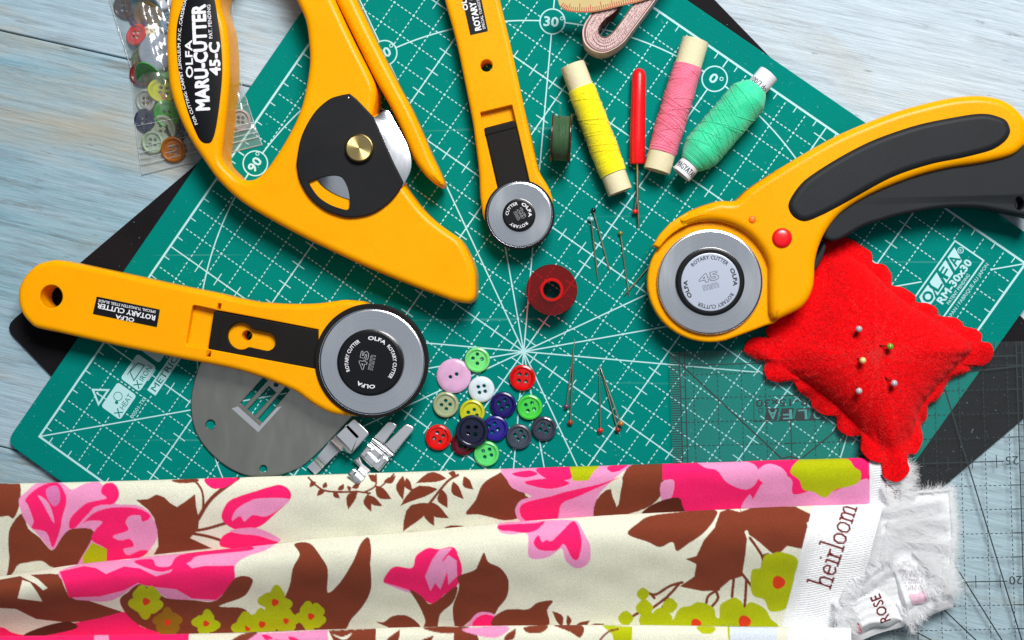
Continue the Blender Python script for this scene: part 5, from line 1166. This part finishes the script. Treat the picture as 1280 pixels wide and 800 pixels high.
# ---- middle fold
q = (0, 600)
shp(*q, [(-160,500),(0,498),(100,480),(180,520),(216,552),(238,540),(190,495),(152,474),(250,468),(300,472),(320,530),(345,586),(410,592),(500,622),(612,660),(480,706),(330,712),(180,695),(80,645),(0,640),(-160,640)], BROWN, 'B', False)
shp(*q, [(112,500),(150,512),(185,560),(212,608),(150,600),(88,592)], CREAM, 'B', False)
shp(*q, [(-160,745),(0,735),(60,762),(140,772),(300,730),(500,690),(640,660),(700,730),(800,758),(800,780),(-160,790)], HOT, 'B'); shp(*q, [(118,776),(220,732),(340,708),(385,740),(230,776)], np.array(C(92, 40, 26)[:3]), 'B')  # last shape: brown darkened, the fold's shade painted into the print
shp(*q, [(298,455),(480,405),(640,398),(700,380),(900,362),(1100,340),(1300,312),(1400,296),(1330,350),(1240,380),(1175,430),(1175,520),(1085,602),(960,598),(840,592),(710,522),(560,602),(420,602),(360,588),(325,520)], PINK, 'B')
shp(*q, [(298,458),(420,430),(480,440),(530,470),(620,432),(700,442),(780,482),(850,462),(908,396),(960,442),(1020,430),(1172,428),(1174,520),(1080,600),(960,592),(880,546),(740,532),(690,515),(620,552),(500,582),(345,588)], HOT, 'B', False)
shp(*q, [(668,408),(760,395),(782,430),(850,430),(900,375),(1100,348),(1240,330),(1252,352),(1000,378),(950,408),(850,450),(780,456)], HOT, 'B')
shp(*q, [(598,605),(640,560),(700,520),(780,560),(840,592),(960,600),(1082,602),(1180,488),(1262,494),(1240,560),(1200,592),(1095,632),(1210,640),(1268,690),(1300,740),(1380,752),(1320,790),(900,775),(740,745),(650,690)], BROWN, 'B')
flower(*q, 730, 608, 98, 'B', 0.4, 5); flower(*q, 838, 712, 84, 'B', 0.9, 5, np.array(C(150, 110, 22)[:3])); flower(*q, 1030, 718, 80, 'B', 0.2); flower(*q, 1240, 738, 92, 'B', 0.6, 5)  # olive flower: lime darkened, with the shade low on the fold painted in
q = (320, 600)
shp(*q, [(192,320),(268,316),(322,380),(360,450),(358,562),(420,512),(488,402),(522,320),(562,286),(576,350),(572,420),(576,540),(540,622),(480,692),(400,770),(60,770),(40,720),(90,640),(140,590),(170,520),(184,440),(218,372)], BROWN, 'B')
flower(*q, 95, 612, 96, 'B', 0.2); flower(*q, 30, 722, 90, 'B', 0.8, 5); flower(*q, 150, 705, 76, 'B', 1.1, 5); flower(*q, 275, 682, 88, 'B', 0.5, 5)
shp(*q, [(638,512),(660,460),(700,432),(780,440),(800,380),(860,340),(912,346),(985,335),(1012,380),(1031,450),(1010,522),(940,575),(880,620),(800,572),(700,532)], HOT, 'B')
shp(*q, [(845,482),(880,400),(920,345),(982,338),(935,395),(930,415),(962,375),(1002,402),(1006,480),(962,524),(956,460),(922,548),(896,515),(872,556)], PINK, 'B', False); shp(*q, [(638,514),(700,530),(780,556),(822,578),(740,556)], PINK, 'B')
shp(*q, [(768,548),(830,582),(880,620),(1002,530),(986,610),(922,670),(902,745),(838,745),(846,700),(812,622)], BROWN, 'B')
shp(*q, [(1010,482),(1090,452),(1112,420),(1140,362),(1162,410),(1222,440),(1262,500),(1256,580),(1212,640),(1182,682),(1110,672),(1050,722),(1000,745),(984,640),(1010,560),(1016,520)], BROWN, 'B')
shp(*q, [(602,710),(640,710),(680,682),(740,675),(792,700),(818,742),(690,744),(650,732)], BROWN, 'B')
shp(*q, [(1030,748),(1060,720),(1100,670),(1150,660),(1202,680),(1214,742)], PINK, 'B'); shp(*q, [(1088,734),(1100,692),(1150,672),(1196,690),(1208,740)], HOT, 'B')
shp(*q, [(1186,690),(1240,652),(1290,645),(1360,646),(1410,612),(1484,604),(1456,650),(1450,735),(1200,735)], BROWN, 'B')
q = (640, 600)
leaf(*q, 250, 730, 200, 655, 40, BROWN, 'B'); leaf(*q, 280, 730, 276, 672, 26, BROWN, 'B'); leaf(*q, 320, 726, 392, 700, 30, BROWN, 'B'); leaf(*q, 390, 728, 462, 718, 30, BROWN, 'B')
shp(*q, [(-60,215),(100,205),(300,200),(340,228),(362,270),(391,330),(385,412),(322,442),(268,402),(248,342),(180,386),(85,386),(78,272),(0,272),(-60,260)], PINK, 'B')
shp(*q, [(-60,225),(110,216),(165,206),(120,252),(60,264),(0,256),(-60,250)], HOT, 'B'); shp(*q, [(108,314),(132,276),(150,310),(172,300),(200,304),(250,256),(312,206),(348,300),(332,392),(300,390),(260,320),(222,352),(140,350)], HOT, 'B')
shp(*q, [(578,270),(630,215),(690,180),(840,160),(1012,150),(1016,190),(962,262),(880,320),(824,356),(802,310),(740,336),(680,310)], BROWN, 'B'); ts(*q, [(1140,148),(1150,190),(1060,210)], 4, BROWN, 'B')
shp(*q, [(1040,160),(1080,145),(1140,160),(1200,138),(1300,132),(1420,134),(1512,180),(1474,216),(1486,270),(1460,346),(1374,330),(1324,382),(1280,350),(1238,312),(1178,268),(1166,380),(1150,482),(1090,500),(1030,552),(950,556),(838,532),(912,482),(922,420),(868,395),(922,380),(960,300),(1012,240)], BROWN, 'B', False)
ts(*q, [(1172,260),(1200,330),(1260,372)], 16, CREAM, 'B')
for P in ([(852,512),(790,530),(720,572),(682,565)], [(835,520),(778,582),(700,642)], [(778,590),(745,652)], [(1035,545),(984,578),(972,612)], [(1022,560),(1030,592),(1000,632)], [(1110,478),(1100,584)], [(1150,468),(1206,542)], [(1172,500),(1164,632)], [(1190,290),(1250,380),(1252,432)], [(1250,380),(1280,372)], [(590,690),(632,664)], [(700,575),(712,590)]): ts(*q, P, 14, BROWN, 'B')
for x, y, r in ((655,570,30),(662,640,41),(790,628,36),(568,692,36),(680,702,44),(745,690,50),(770,690,30)): blob(640+x/4, 600+y/4, r/4, LIME, 'B', 0.05, 4)
shp(*q, [(805,735),(812,690),(840,640),(890,630),(920,612),(960,614),(1008,640),(1018,680),(1036,690),(1040,630),(1062,608),(1112,588),(1150,610),(1162,640),(1190,610),(1262,642),(1290,690),(1300,745)], LIME, 'B')
shp(*q, [(1198,455),(1240,440),(1262,380),(1300,368),(1340,360),(1410,380),(1432,420),(1412,480),(1425,560),(1370,642),(1290,656),(1262,600),(1200,570)], LIME, 'B'); shp(*q, [(1280,690),(1318,722),(1300,760),(1270,745)], LIME, 'B')
for x, y, r in ((920,718,25),(1163,708,31),(1333,512,32)): blob(640+x/4, 600+y/4, r/4, ORANGE, 'B', 0.06, 3)
# ---- lowest fold
q = (0, 600)
shp(*q, [(-160,770),(945,765),(940,1000),(-160,1000)], HOT, 'C', False); shp(*q, [(470,770),(542,768),(560,1000),(480,1000)], PINK, 'C', False); shp(*q, [(1120,840),(1200,775),(1290,765),(1260,840)], BROWN, 'C'); shp(*q, [(1225,810),(1290,765),(1640,750),(1642,860),(1240,860)], PINK, 'C', False)
q = (320, 600)
for x, y in ((30,775),(90,800),(160,785),(230,805)): leaf(*q, x, y, x+60, y+14, 26, HOT, 'C')
shp(*q, [(362,752),(600,744),(598,830),(400,830)], BROWN, 'C', False); shp(*q, [(380,770),(430,785),(480,765),(440,800)], CREAM, 'C'); leaf(*q, 640, 830, 720, 745, 50, BROWN, 'C'); shp(*q, [(838,738),(1002,736),(998,766),(900,762)], BROWN, 'C'); leaf(*q, 810, 820, 890, 775, 36, BROWN, 'C')
shp(*q, [(1000,738),(1092,750),(1110,840),(1000,840)], BROWN, 'C'); shp(*q, [(1030,745),(1262,733),(1210,786),(1130,782)], PINK, 'C'); leaf(*q, 1240, 800, 1300, 740, 40, BROWN, 'C')
q = (640, 600)
shp(*q, [(62,735),(178,728),(150,762),(80,764)], BROWN, 'C'); shp(*q, [(205,722),(352,728),(342,788),(290,760)], BROWN, 'C'); shp(*q, [(448,726),(602,732),(596,840),(520,840),(500,770)], LIME, 'C', False); ts(*q, [(440,800),(480,760),(530,745)], 10, BROWN, 'C'); shp(*q, [(925,733),(1015,735),(1000,766),(950,766)], LIME, 'C'); shp(*q, [(1078,735),(1112,738),(1110,840),(1090,840)], LIME, 'C')
# ---- white selvage of each fold
SELV = np.array(C(240, 243, 247)[:3])
fill([(1086.5,560),(1240,560),(1240,660),(1087.5,660)], SELV, 'A')
fill([(1019,620),(1240,620),(1240,800),(972,800),(990,735)], SELV, 'B'); fill([(990,770),(1240,770),(1240,880),(968,880)], SELV, 'C'); fill([(912,779),(972,779),(968,880),(915,880)], np.array(C(214, 224, 238)[:3]), 'C')
# lettering woven along the selvage: slab letters drawn as strokes
def slab(word, p0, p1, xh, col, reg, w):
    G = {'h': (1.15, [[(0.2,0),(0.2,1.85)],[(0.2,0.7),(0.4,0.95),(0.7,0.98),(0.85,0.75),(0.85,0)],[(0.02,0),(0.4,0)],[(0.66,0),(1.05,0)],[(0.0,1.85),(0.2,1.85)]]),
         'e': (1.0, [[(0.12,0.52),(0.84,0.52),(0.8,0.8),(0.5,0.98),(0.2,0.85),(0.1,0.5),(0.2,0.15),(0.5,0.0),(0.82,0.14)]]),
         'i': (0.58, [[(0.28,0),(0.28,0.96),(0.06,0.96)],[(0.05,0),(0.5,0)],[(0.26,1.42),(0.28,1.42)]]),
         'r': (0.80, [[(0.22,0),(0.22,0.96),(0.02,0.96)],[(0.04,0),(0.46,0)],[(0.22,0.6),(0.4,0.92),(0.7,0.92)]]),
         'l': (0.58, [[(0.28,0),(0.28,1.85),(0.04,1.85)],[(0.05,0),(0.5,0)]]),
         'o': (1.05, [[(0.5,0),(0.2,0.12),(0.08,0.5),(0.2,0.86),(0.5,0.98),(0.8,0.86),(0.92,0.5),(0.8,0.12),(0.5,0)]]),
         'm': (1.62, [[(0.2,0),(0.2,0.96),(0.02,0.96)],[(0.2,0.7),(0.4,0.95),(0.62,0.95),(0.75,0.72),(0.75,0)],[(0.75,0.7),(0.95,0.95),(1.18,0.95),(1.3,0.72),(1.3,0)],[(0.02,0),(0.38,0)],[(0.6,0),(0.92,0)],[(1.14,0),(1.5,0)]])}
    tot = sum(G[c][0] for c in word); p0 = np.array(p0, float); p1 = np.array(p1, float); d = p1-p0; L_ = np.linalg.norm(d); u = d/L_; v = np.array([u[1], -u[0]]); k = L_/tot; x = 0
    for c in word:
        for st in G[c][1]: strk([p0+u*(x+a)*k+v*b*xh for a, b in st], w, col, reg, sm=False)
        x += G[c][0]
INK = np.array(C(112, 24, 30)[:3])
slab('heirloom', (1037.5, 736.5), (1071.5, 633), 16.2, INK, 'B', 2.5)
for P in ([(1101,594),(1107,602),(1108,613),(1110,626)], [(1102,596),(1108,604),(1116,611)], [(1114,615),(1121,613),(1120,618)], [(1120,622),(1119,626)], [(1118,629),(1121,633)], [(1109,634),(1110,635)], [(1117,612),(1120,630)]): strk(P, 1.7, INK, 'A', False)
# ---- the folded cloth itself: one continuous sheet in three rolls
for _ax in (0, 1): CV = (np.roll(CV, 1, _ax)+CV+np.roll(CV, -1, _ax))/3
def canvas(px, py):
    i = np.clip(((py-FY0)*SSX).astype(int), 0, FH*SSX-1); j = np.clip(((px-FX0)*SSX).astype(int), 0, FW*SSX-1); return CV[i, j]
def canvas_r(px, py, reg):
    """colour at a pixel, never taken from a neighbouring fold"""
    lo = {'A': yA(px)-5, 'B': yB(px)+0.6, 'C': yC(px)+0.6}[reg]; hi = {'A': yB(px)-0.6, 'B': yC(px)-0.6, 'C': yC(px)+60}[reg]
    return canvas(px, np.clip(py, lo, hi))
STEP = 0.85
XR = {'A': 1140.0, 'B': 1100.0, 'C': 1066.0}
xs = np.arange(-32, 1141, STEP); nx = len(xs)
wav = 0.05*np.sin(xs*0.013)+0.04*np.sin(xs*0.031+1.0)
rows = []                                                   # (py, z, region for colour)
a_, b_, c_ = yA(xs), yB(xs), yC(xs)
def prof(s, pts): P = np.array(pts); S_ = smooth(P, 6, False); return np.interp(s, S_[:,0], S_[:,1])
for s in (0.0, 0.5): rows.append((a_+6-4*s, np.full(nx, 0.03+0.1*s), 'A'))
rows.append((a_+1.2, np.full(nx, 0.25), 'A')); rows.append((a_+0.2, np.full(nx, 0.42), 'A'))
nA = 96
for k in range(nA+1):
    s = k/nA; py = a_+(b_-a_+1.5)*s
    z_ = prof(s, [(0,0.48),(0.03,0.62),(0.10,0.76),(0.22,0.84),(0.40,0.80),(0.65,0.62),(0.85,0.46),(1,0.38)])+wav
    left = np.clip((300-xs)/420, 0, 1); z_ = z_-0.22*left*s**2
    rows.append((py, z_, 'A'))
zend = rows[-1][1]
for dy, zz in ((8, 0.30), (16, 0.25), (22, 0.27), (23, 0.36), (18, 0.50), (10, 0.66), (4, 0.80), (1.0, 0.92)): rows.append((b_+dy, np.full(nx, zz)*1.0, 'B'))
nB = 150
for k in range(nB+1):
    s = k/nB; py = b_+(c_-b_+1.5)*s
    z_ = prof(s, [(0,1.00),(0.02,1.12),(0.07,1.34),(0.15,1.58),(0.26,1.64),(0.40,1.48),(0.60,1.04),(0.78,0.66),(0.92,0.44),(1,0.38)])+wav*1.3
    z_ = z_+0.10*np.sin(xs*0.011+2.0)*math.sin(math.pi*s)
    rows.append((py, z_, 'B'))
for dy, zz in ((8, 0.34), (16, 0.30), (22, 0.32), (23, 0.42), (16, 0.66), (8, 0.84), (1.0, 0.98)): rows.append((c_+dy, np.full(nx, zz), 'C'))
nC = 46
for k in range(nC+1):
    s = k/nC; py = c_+70*s
    rows.append((py, prof(s, [(0,1.04),(0.04,1.18),(0.16,1.38),(0.4,1.40),(0.7,1.0),(1,0.5)])+wav, 'C'))
PY = np.array([r[0] for r in rows]); ZZ = np.array([r[1] for r in rows]); PXX = np.broadcast_to(xs, PY.shape).copy()
# free right-hand edges of the rolls: squeeze the columns towards each fold's own end, fine pleats in the selvage
for i, r in enumerate(rows):
    reg = r[2]; xr = XR[reg]
    if reg == 'B': xr = 1104-np.clip((PY[i]-632)/160, 0, 1)*42
    elif reg == 'C': xr = np.full(nx, 1064.0)
    else: xr = 1134-3*np.sin(PY[i]*0.3)
    e = np.clip(PXX[i], None, xr); over = np.clip((PXX[i]-(xr-8))/8, 0, 1)
    pl_ = {'A': 1087, 'B': 1019-np.clip((PY[i]-640)/150, 0, 1)*43, 'C': 970}[reg]
    sel = np.clip((PXX[i]-pl_)/20, 0, 1)
    ph = (PY[i]*1.0+(PXX[i]-pl_)*0.16)
    ZZ[i] += sel*0.028*np.sin(ph*2.1+np.sin(PXX[i]*0.11)*1.5)-over*0.12
    PXX[i] = e
    ZZ[i] += 0.012*np.sin(PXX[i]*0.09+PY[i]*0.05)*np.sin(PY[i]*0.11-PXX[i]*0.021)+0.008*np.sin(PXX[i]*0.05-PY[i]*0.16+2)
G = np.concatenate([WA(np.stack([PXX, PY], -1), ZZ), ZZ[..., None]], -1)
COLR = np.stack([canvas_r(PXX[i], PY[i], rows[i][2]) for i in range(len(rows))])
nr = len(rows)
ii, jj = np.mgrid[0:nr-1, 0:nx-1]; base = (ii*nx+jj).ravel()
quads = np.stack([base, base+nx, base+nx+1, base+1], 1)
keep = (PXX[:-1, 1:]-PXX[:-1, :-1] > 1e-6).ravel() | (PXX[1:, 1:]-PXX[1:, :-1] > 1e-6).ravel(); quads = quads[keep]
fo = np.array([*W(560, 700, 0), 0.0])
me = bpy.data.meshes.new('cloth'); Vv = ((G.reshape(-1, 3)-fo)*S).astype(np.float32)
me.vertices.add(len(Vv)); me.vertices.foreach_set('co', Vv.ravel())
me.loops.add(quads.size); me.loops.foreach_set('vertex_index', quads.ravel().astype(np.int32))
me.polygons.add(len(quads)); me.polygons.foreach_set('loop_start', (np.arange(len(quads))*4).astype(np.int32)); me.polygons.foreach_set('loop_total', np.full(len(quads), 4, np.int32))
me.update(calc_edges=True); me.validate()
me.polygons.foreach_set('use_smooth', [True]*len(me.polygons))
ca = me.color_attributes.new('print', 'FLOAT_COLOR', 'POINT'); ca.data.foreach_set('color', np.c_[COLR.reshape(-1, 3), np.ones(nr*nx)].astype(np.float32).ravel())
def cloth_mat(name, attr=None, col=None):
    m = bpy.data.materials.new(name); m.use_nodes = True; nt = m.node_tree; b = nt.nodes['Principled BSDF']; L = nt.links
    b.inputs['Roughness'].default_value = 0.9; sh(b, 'Specular IOR Level').default_value = 0.10; sh(b, 'Sheen Weight').default_value = 0.08
    tc = nt.nodes.new('ShaderNodeTexCoord'); n = nt.nodes.new('ShaderNodeTexNoise'); n.inputs['Scale'].default_value = 2600; n.inputs['Detail'].default_value = 3; L.new(tc.outputs['Object'], n.inputs['Vector'])
    w1 = nt.nodes.new('ShaderNodeTexWave'); w1.inputs['Scale'].default_value = 700; w1.bands_direction = 'X'; L.new(tc.outputs['Object'], w1.inputs['Vector'])
    w2 = nt.nodes.new('ShaderNodeTexWave'); w2.inputs['Scale'].default_value = 700; w2.bands_direction = 'Y'; L.new(tc.outputs['Object'], w2.inputs['Vector'])
    ad = nt.nodes.new('ShaderNodeMath'); L.new(w1.outputs['Fac'], ad.inputs[0]); L.new(w2.outputs['Fac'], ad.inputs[1])
    ad2 = nt.nodes.new('ShaderNodeMath'); L.new(ad.outputs[0], ad2.inputs[0]); L.new(n.outputs[0], ad2.inputs[1])
    bp = nt.nodes.new('ShaderNodeBump'); bp.inputs['Strength'].default_value = 0.25; bp.inputs['Distance'].default_value = 0.0003; L.new(ad2.outputs[0], bp.inputs['Height']); L.new(bp.outputs[0], b.inputs['Normal'])
    sp = nt.nodes.new('ShaderNodeMapRange'); sp.inputs[1].default_value = 0.3; sp.inputs[2].default_value = 0.7; sp.inputs[3].default_value = 0.80; sp.inputs[4].default_value = 1.14; L.new(n.outputs[0], sp.inputs[0])
    mx = nt.nodes.new('ShaderNodeMix'); mx.data_type = 'RGBA'; mx.blend_type = 'MULTIPLY'; mx.inputs[0].default_value = 1.0
    if attr:
        at = nt.nodes.new('ShaderNodeAttribute'); at.attribute_name = attr; L.new(at.outputs['Color'], mx.inputs[6])
    else: mx.inputs[6].default_value = col
    L.new(sp.outputs[0], mx.inputs[7]); L.new(mx.outputs[2], b.inputs['Base Color'])
    return m
M_cloth = cloth_mat('printed_cotton', 'print'); M_selv = cloth_mat('selvage_cotton', None, (*SELV, 1))
fab = thing('fabric', 'folded cream cotton fabric printed with pink flowers and brown leaves', 'fabric', fo)
me.materials.append(M_cloth); fo_ = bpy.data.objects.new('cloth', me); COL.objects.link(fo_); setp(fo_, fab, fo)
# ---- loose selvage layers heaped at the right-hand end
def sheet(name, pts, zf, n=44, m_=M_selv, label=None):
    """quad sheet from four pixel corners (tl, tr, br, bl) with height function zf(u, v)"""
    tl, tr, br, bl = [np.array(p, float) for p in pts]; U2, V2 = np.meshgrid(np.linspace(0, 1, n), np.linspace(0, 1, n))
    q_ = ((1-U2)*(1-V2))[..., None]*tl+(U2*(1-V2))[..., None]*tr+(U2*V2)[..., None]*br+((1-U2)*V2)[..., None]*bl
    q_ = q_+np.stack([1.6*np.sin(V2*13+U2*2)*U2, 1.4*np.sin(U2*11+1)*V2], -1)
    z_ = zf(U2, V2); G_ = np.concatenate([WA(q_, z_), z_[..., None]], -1).reshape(-1, 3)
    F_ = [(i*n+j, (i+1)*n+j, (i+1)*n+j+1, i*n+j+1) for i in range(n-1) for j in range(n-1)]
    return add(name, G_, F_, m_, fab, ang=80), G_.reshape(n, n, 3)
pl_ = lambda U2, V2, f=60: 0.010*np.sin(V2*f+3*np.sin(U2*4))
edge_ = lambda u, v: np.clip(np.minimum(np.minimum(u, 1-u), np.minimum(v, 1-v))/0.16, 0, 1)**0.6
S1, G1 = sheet('selvage_layer', [(1084,628),(1189,613),(1190,760),(1046,812)], lambda u, v: 0.40+edge_(u, v)*(0.30+0.11*np.sin(u*5.0+v*4)*np.sin(v*7+1)+0.03*np.sin(v*19+u*5))+pl_(u, v, 130), 70)
S2, G2_ = sheet('selvage_layer', [(1080,655),(1122,648),(1104,716),(1064,745)], lambda u, v: 0.62+edge_(u, v)*(0.42+0.06*np.sin(v*9))+pl_(u, v, 70))
S3, G3 = sheet('selvage_layer', [(1102,688),(1150,697),(1168,752),(1132,770)], lambda u, v: 0.55+edge_(u, v)*(0.42+0.05*np.sin(v*9))+pl_(u, v, 40))
S4, G4 = sheet('selvage_layer', [(1054,752),(1100,727),(1130,778),(1072,792)], lambda u, v: 0.52+edge_(u, v)*(0.42+0.04*np.sin(u*6))+pl_(u, v, 30))
def on(Gs):
    Q_ = Gs.reshape(-1, 3)
    return lambda P: np.array([Q_[np.argmin((Q_[:,0]-x)**2+(Q_[:,1]-y)**2), 2]+0.02 for x, y in P])
M_wine = mat('wine_ink', C(112, 24, 34), 0.8)
text('ROSE', [W(1113.5, 774.5, 0.9), W(1099.5, 741.5, 0.9)], 0.44, on(G4), M_wine, fab, fit='path', bold=0.012)
M_pinkp = mat('pink_patch', C(232, 192, 210), 0.9, var=0.12, vscale=500)
def patch(Gs, u0, u1, v0, v1, m_, name):
    n = Gs.shape[0]; A_ = Gs[int(v0*(n-1)):int(v1*(n-1))+1, int(u0*(n-1)):int(u1*(n-1))+1].copy(); A_[..., 2] += 0.02; h_, w_ = A_.shape[:2]
    add(name, A_.reshape(-1, 3), [(i*w_+j, (i+1)*w_+j, (i+1)*w_+j+1, i*w_+j+1) for i in range(h_-1) for j in range(w_-1)], m_, fab, ang=80)
patch(G3, 0.34, 0.86, 0.74, 0.93, M_pinkp, 'print_patch')
patch(G4, 0.0, 0.13, 0.72, 0.98, mat('hot_patch', C(226, 30, 84), 0.9), 'print_patch')
gt = MB()                                                    # faint ghost print on the turned-over piece
for k in range(9):
    u0 = 0.32+0.06*k; n = G3.shape[0]
    for v in np.linspace(0.30, 0.62, 7):
        if random.random() < 0.75:
            p = G3[int(v*(n-1)), int(u0*(n-1))]; p2 = G3[int(min(1, v+random.uniform(0.02, 0.05))*(n-1)), int(min(1, u0+random.uniform(-0.02, 0.02))*(n-1))]
            if np.linalg.norm(p2-p) > 0.02: gt.put(*bar(p[:2], p2[:2], 0.018, max(p[2], p2[2])+0.03))
if gt.n: gt.obj('ghost_print', mat('ghost_ink', C(176, 158, 172), 0.9), fab, ang=None, kind='stuff')
# ---- frayed threads
M_fray = mat('frayed_thread', C(252, 253, 255), 0.85, spec=0.1)
_nt = M_fray.node_tree; _tr = _nt.nodes.new('ShaderNodeBsdfTranslucent'); _tr.inputs[0].default_value = (0.96, 0.97, 0.98, 1); _mx = _nt.nodes.new('ShaderNodeMixShader'); _mx.inputs[0].default_value = 0.55
_nt.links.new(_nt.nodes['Principled BSDF'].outputs[0], _mx.inputs[1]); _nt.links.new(_tr.outputs[0], _mx.inputs[2]); _nt.links.new(_mx.outputs[0], _nt.nodes['Material Output'].inputs[0])
fr = MB()
def fringe(pts, dirn, n, lmin, lmax, z0, spread=0.5, zj=0.12, w=0.012, droop=0.25):
    """threads leaving a pixel polyline roughly along the world direction dirn (degrees)"""
    P = resamp(np.array(pts, float), 200)
    for _ in range(n):
        k = random.randrange(200); zz = z0+random.uniform(-zj, zj); a = np.r_[W(*P[k], zz), zz]; th = math.radians(dirn)+random.gauss(0, spread); l = random.uniform(lmin, lmax); cu = random.gauss(0, 0.5)
        st = 4; prev = None; pts3 = []
        for i in range(st+1):
            t_ = i/st; ang = th+cu*t_; a_ = a+np.array([math.cos(ang)*l*t_, math.sin(ang)*l*t_, 0.06*math.sin(t_*3)-droop*t_*t_*l]); pts3.append(a_)
        nrm = np.array([-math.sin(th), math.cos(th), 0])*w/2
        V_ = []; 
        for i, p in enumerate(pts3): k_ = 1-0.6*i/st; V_ += [p-nrm*k_, p+nrm*k_]
        for i in range(len(V_)): V_[i][2] = max(V_[i][2], 0.31 if V_[i][0] > W(900, 600)[0] else 0.02)
        fr.put(V_, [(2*i, 2*i+1, 2*i+3, 2*i+2) for i in range(st)])
fringe([(1122,574),(1128,600),(1126,632)], 0, 1000, 0.3, 0.85, 0.70, 0.20)
fringe([(1100,606),(1112,632)], -4, 160, 0.3, 0.9, 0.86, 0.15)
fringe([(1186,612),(1190,660),(1188,705),(1188,750)], 0, 1300, 0.15, 0.5, 0.48, 0.35)
fringe([(1140,616),(1165,614),(1188,612)], 12, 500, 0.15, 0.5, 0.50, 0.45)
for x0, y0, x1, y1, d_, z_, n_ in ((1092,640,1170,628,-3,0.92,1000), (1105,655,1176,650,-6,0.92,1000), (1112,675,1178,680,-8,0.92,1000), (1140,690,1184,735,-14,0.92,1400), (1085,650,1072,700,-12,1.20,600), (1110,650,1100,700,-20,1.12,600)):
    fringe([(x0,y0),(x1,y1)], d_, n_, 0.35, 1.1, z_, 0.36, 0.12, 0.012, 0.05)
fringe([(1078,655),(1066,700),(1050,752)], -14, 500, 0.4, 1.0, 1.12, 0.30, 0.1, 0.012)
fringe([(1064,742),(1100,716),(1130,700)], -45, 800, 0.25, 0.7, 0.92, 0.6)
fringe([(1168,752),(1150,765),(1134,772)], -60, 600, 0.15, 0.5, 0.62, 0.6)
fringe([(1058,756),(1066,780),(1052,806)], -60, 700, 0.3, 0.8, 0.80, 0.45)
fringe([(1120,752),(1132,776),(1140,790)], -40, 400, 0.15, 0.45, 0.62, 0.5)
fringe([(1040,752),(1056,770),(1040,798)], -30, 500, 0.3, 0.8, 0.95, 0.5)
def tufts(pts, dirn, n, lmin, lmax, z0, spread, zj):
    """matted clumps: bunches of threads lying almost parallel"""
    P = np.array(pts, float)
    for _ in range(n):
        w_ = rng.dirichlet(np.ones(len(P))); c_ = w_ @ P; d_ = dirn+random.gauss(0, spread); z_ = z0+random.uniform(-zj, zj)
        for _k in range(9):
            o_ = c_+rng.normal(0, 2.0, 2); fringe([o_, o_+0.2], d_, 1, lmin, lmax, z_, 0.16, 0.04, 0.017, 0.02)
tufts([(1092,638),(1150,622),(1182,625),(1182,690),(1130,690),(1090,690)], -4, 95, 0.35, 0.9, 0.92, 16, 0.10)
tufts([(1120,680),(1182,690),(1184,748),(1160,755)], -18, 80, 0.25, 0.7, 0.95, 40, 0.12)
tufts([(1076,650),(1100,660),(1085,720),(1058,745)], -20, 45, 0.3, 0.8, 1.16, 22, 0.08)
tufts([(1040,755),(1062,748),(1070,800),(1040,805)], -35, 45, 0.3, 0.8, 1.02, 25, 0.10)
tufts([(1118,578),(1134,580),(1132,630),(1120,630)], -2, 40, 0.3, 0.7, 0.82, 10, 0.06)
tufts([(1112,765),(1150,752),(1170,752),(1140,785)], -50, 45, 0.2, 0.5, 0.74, 25, 0.08)
fr.obj('frayed_fringe', M_fray, fab, ang=None, kind='stuff')
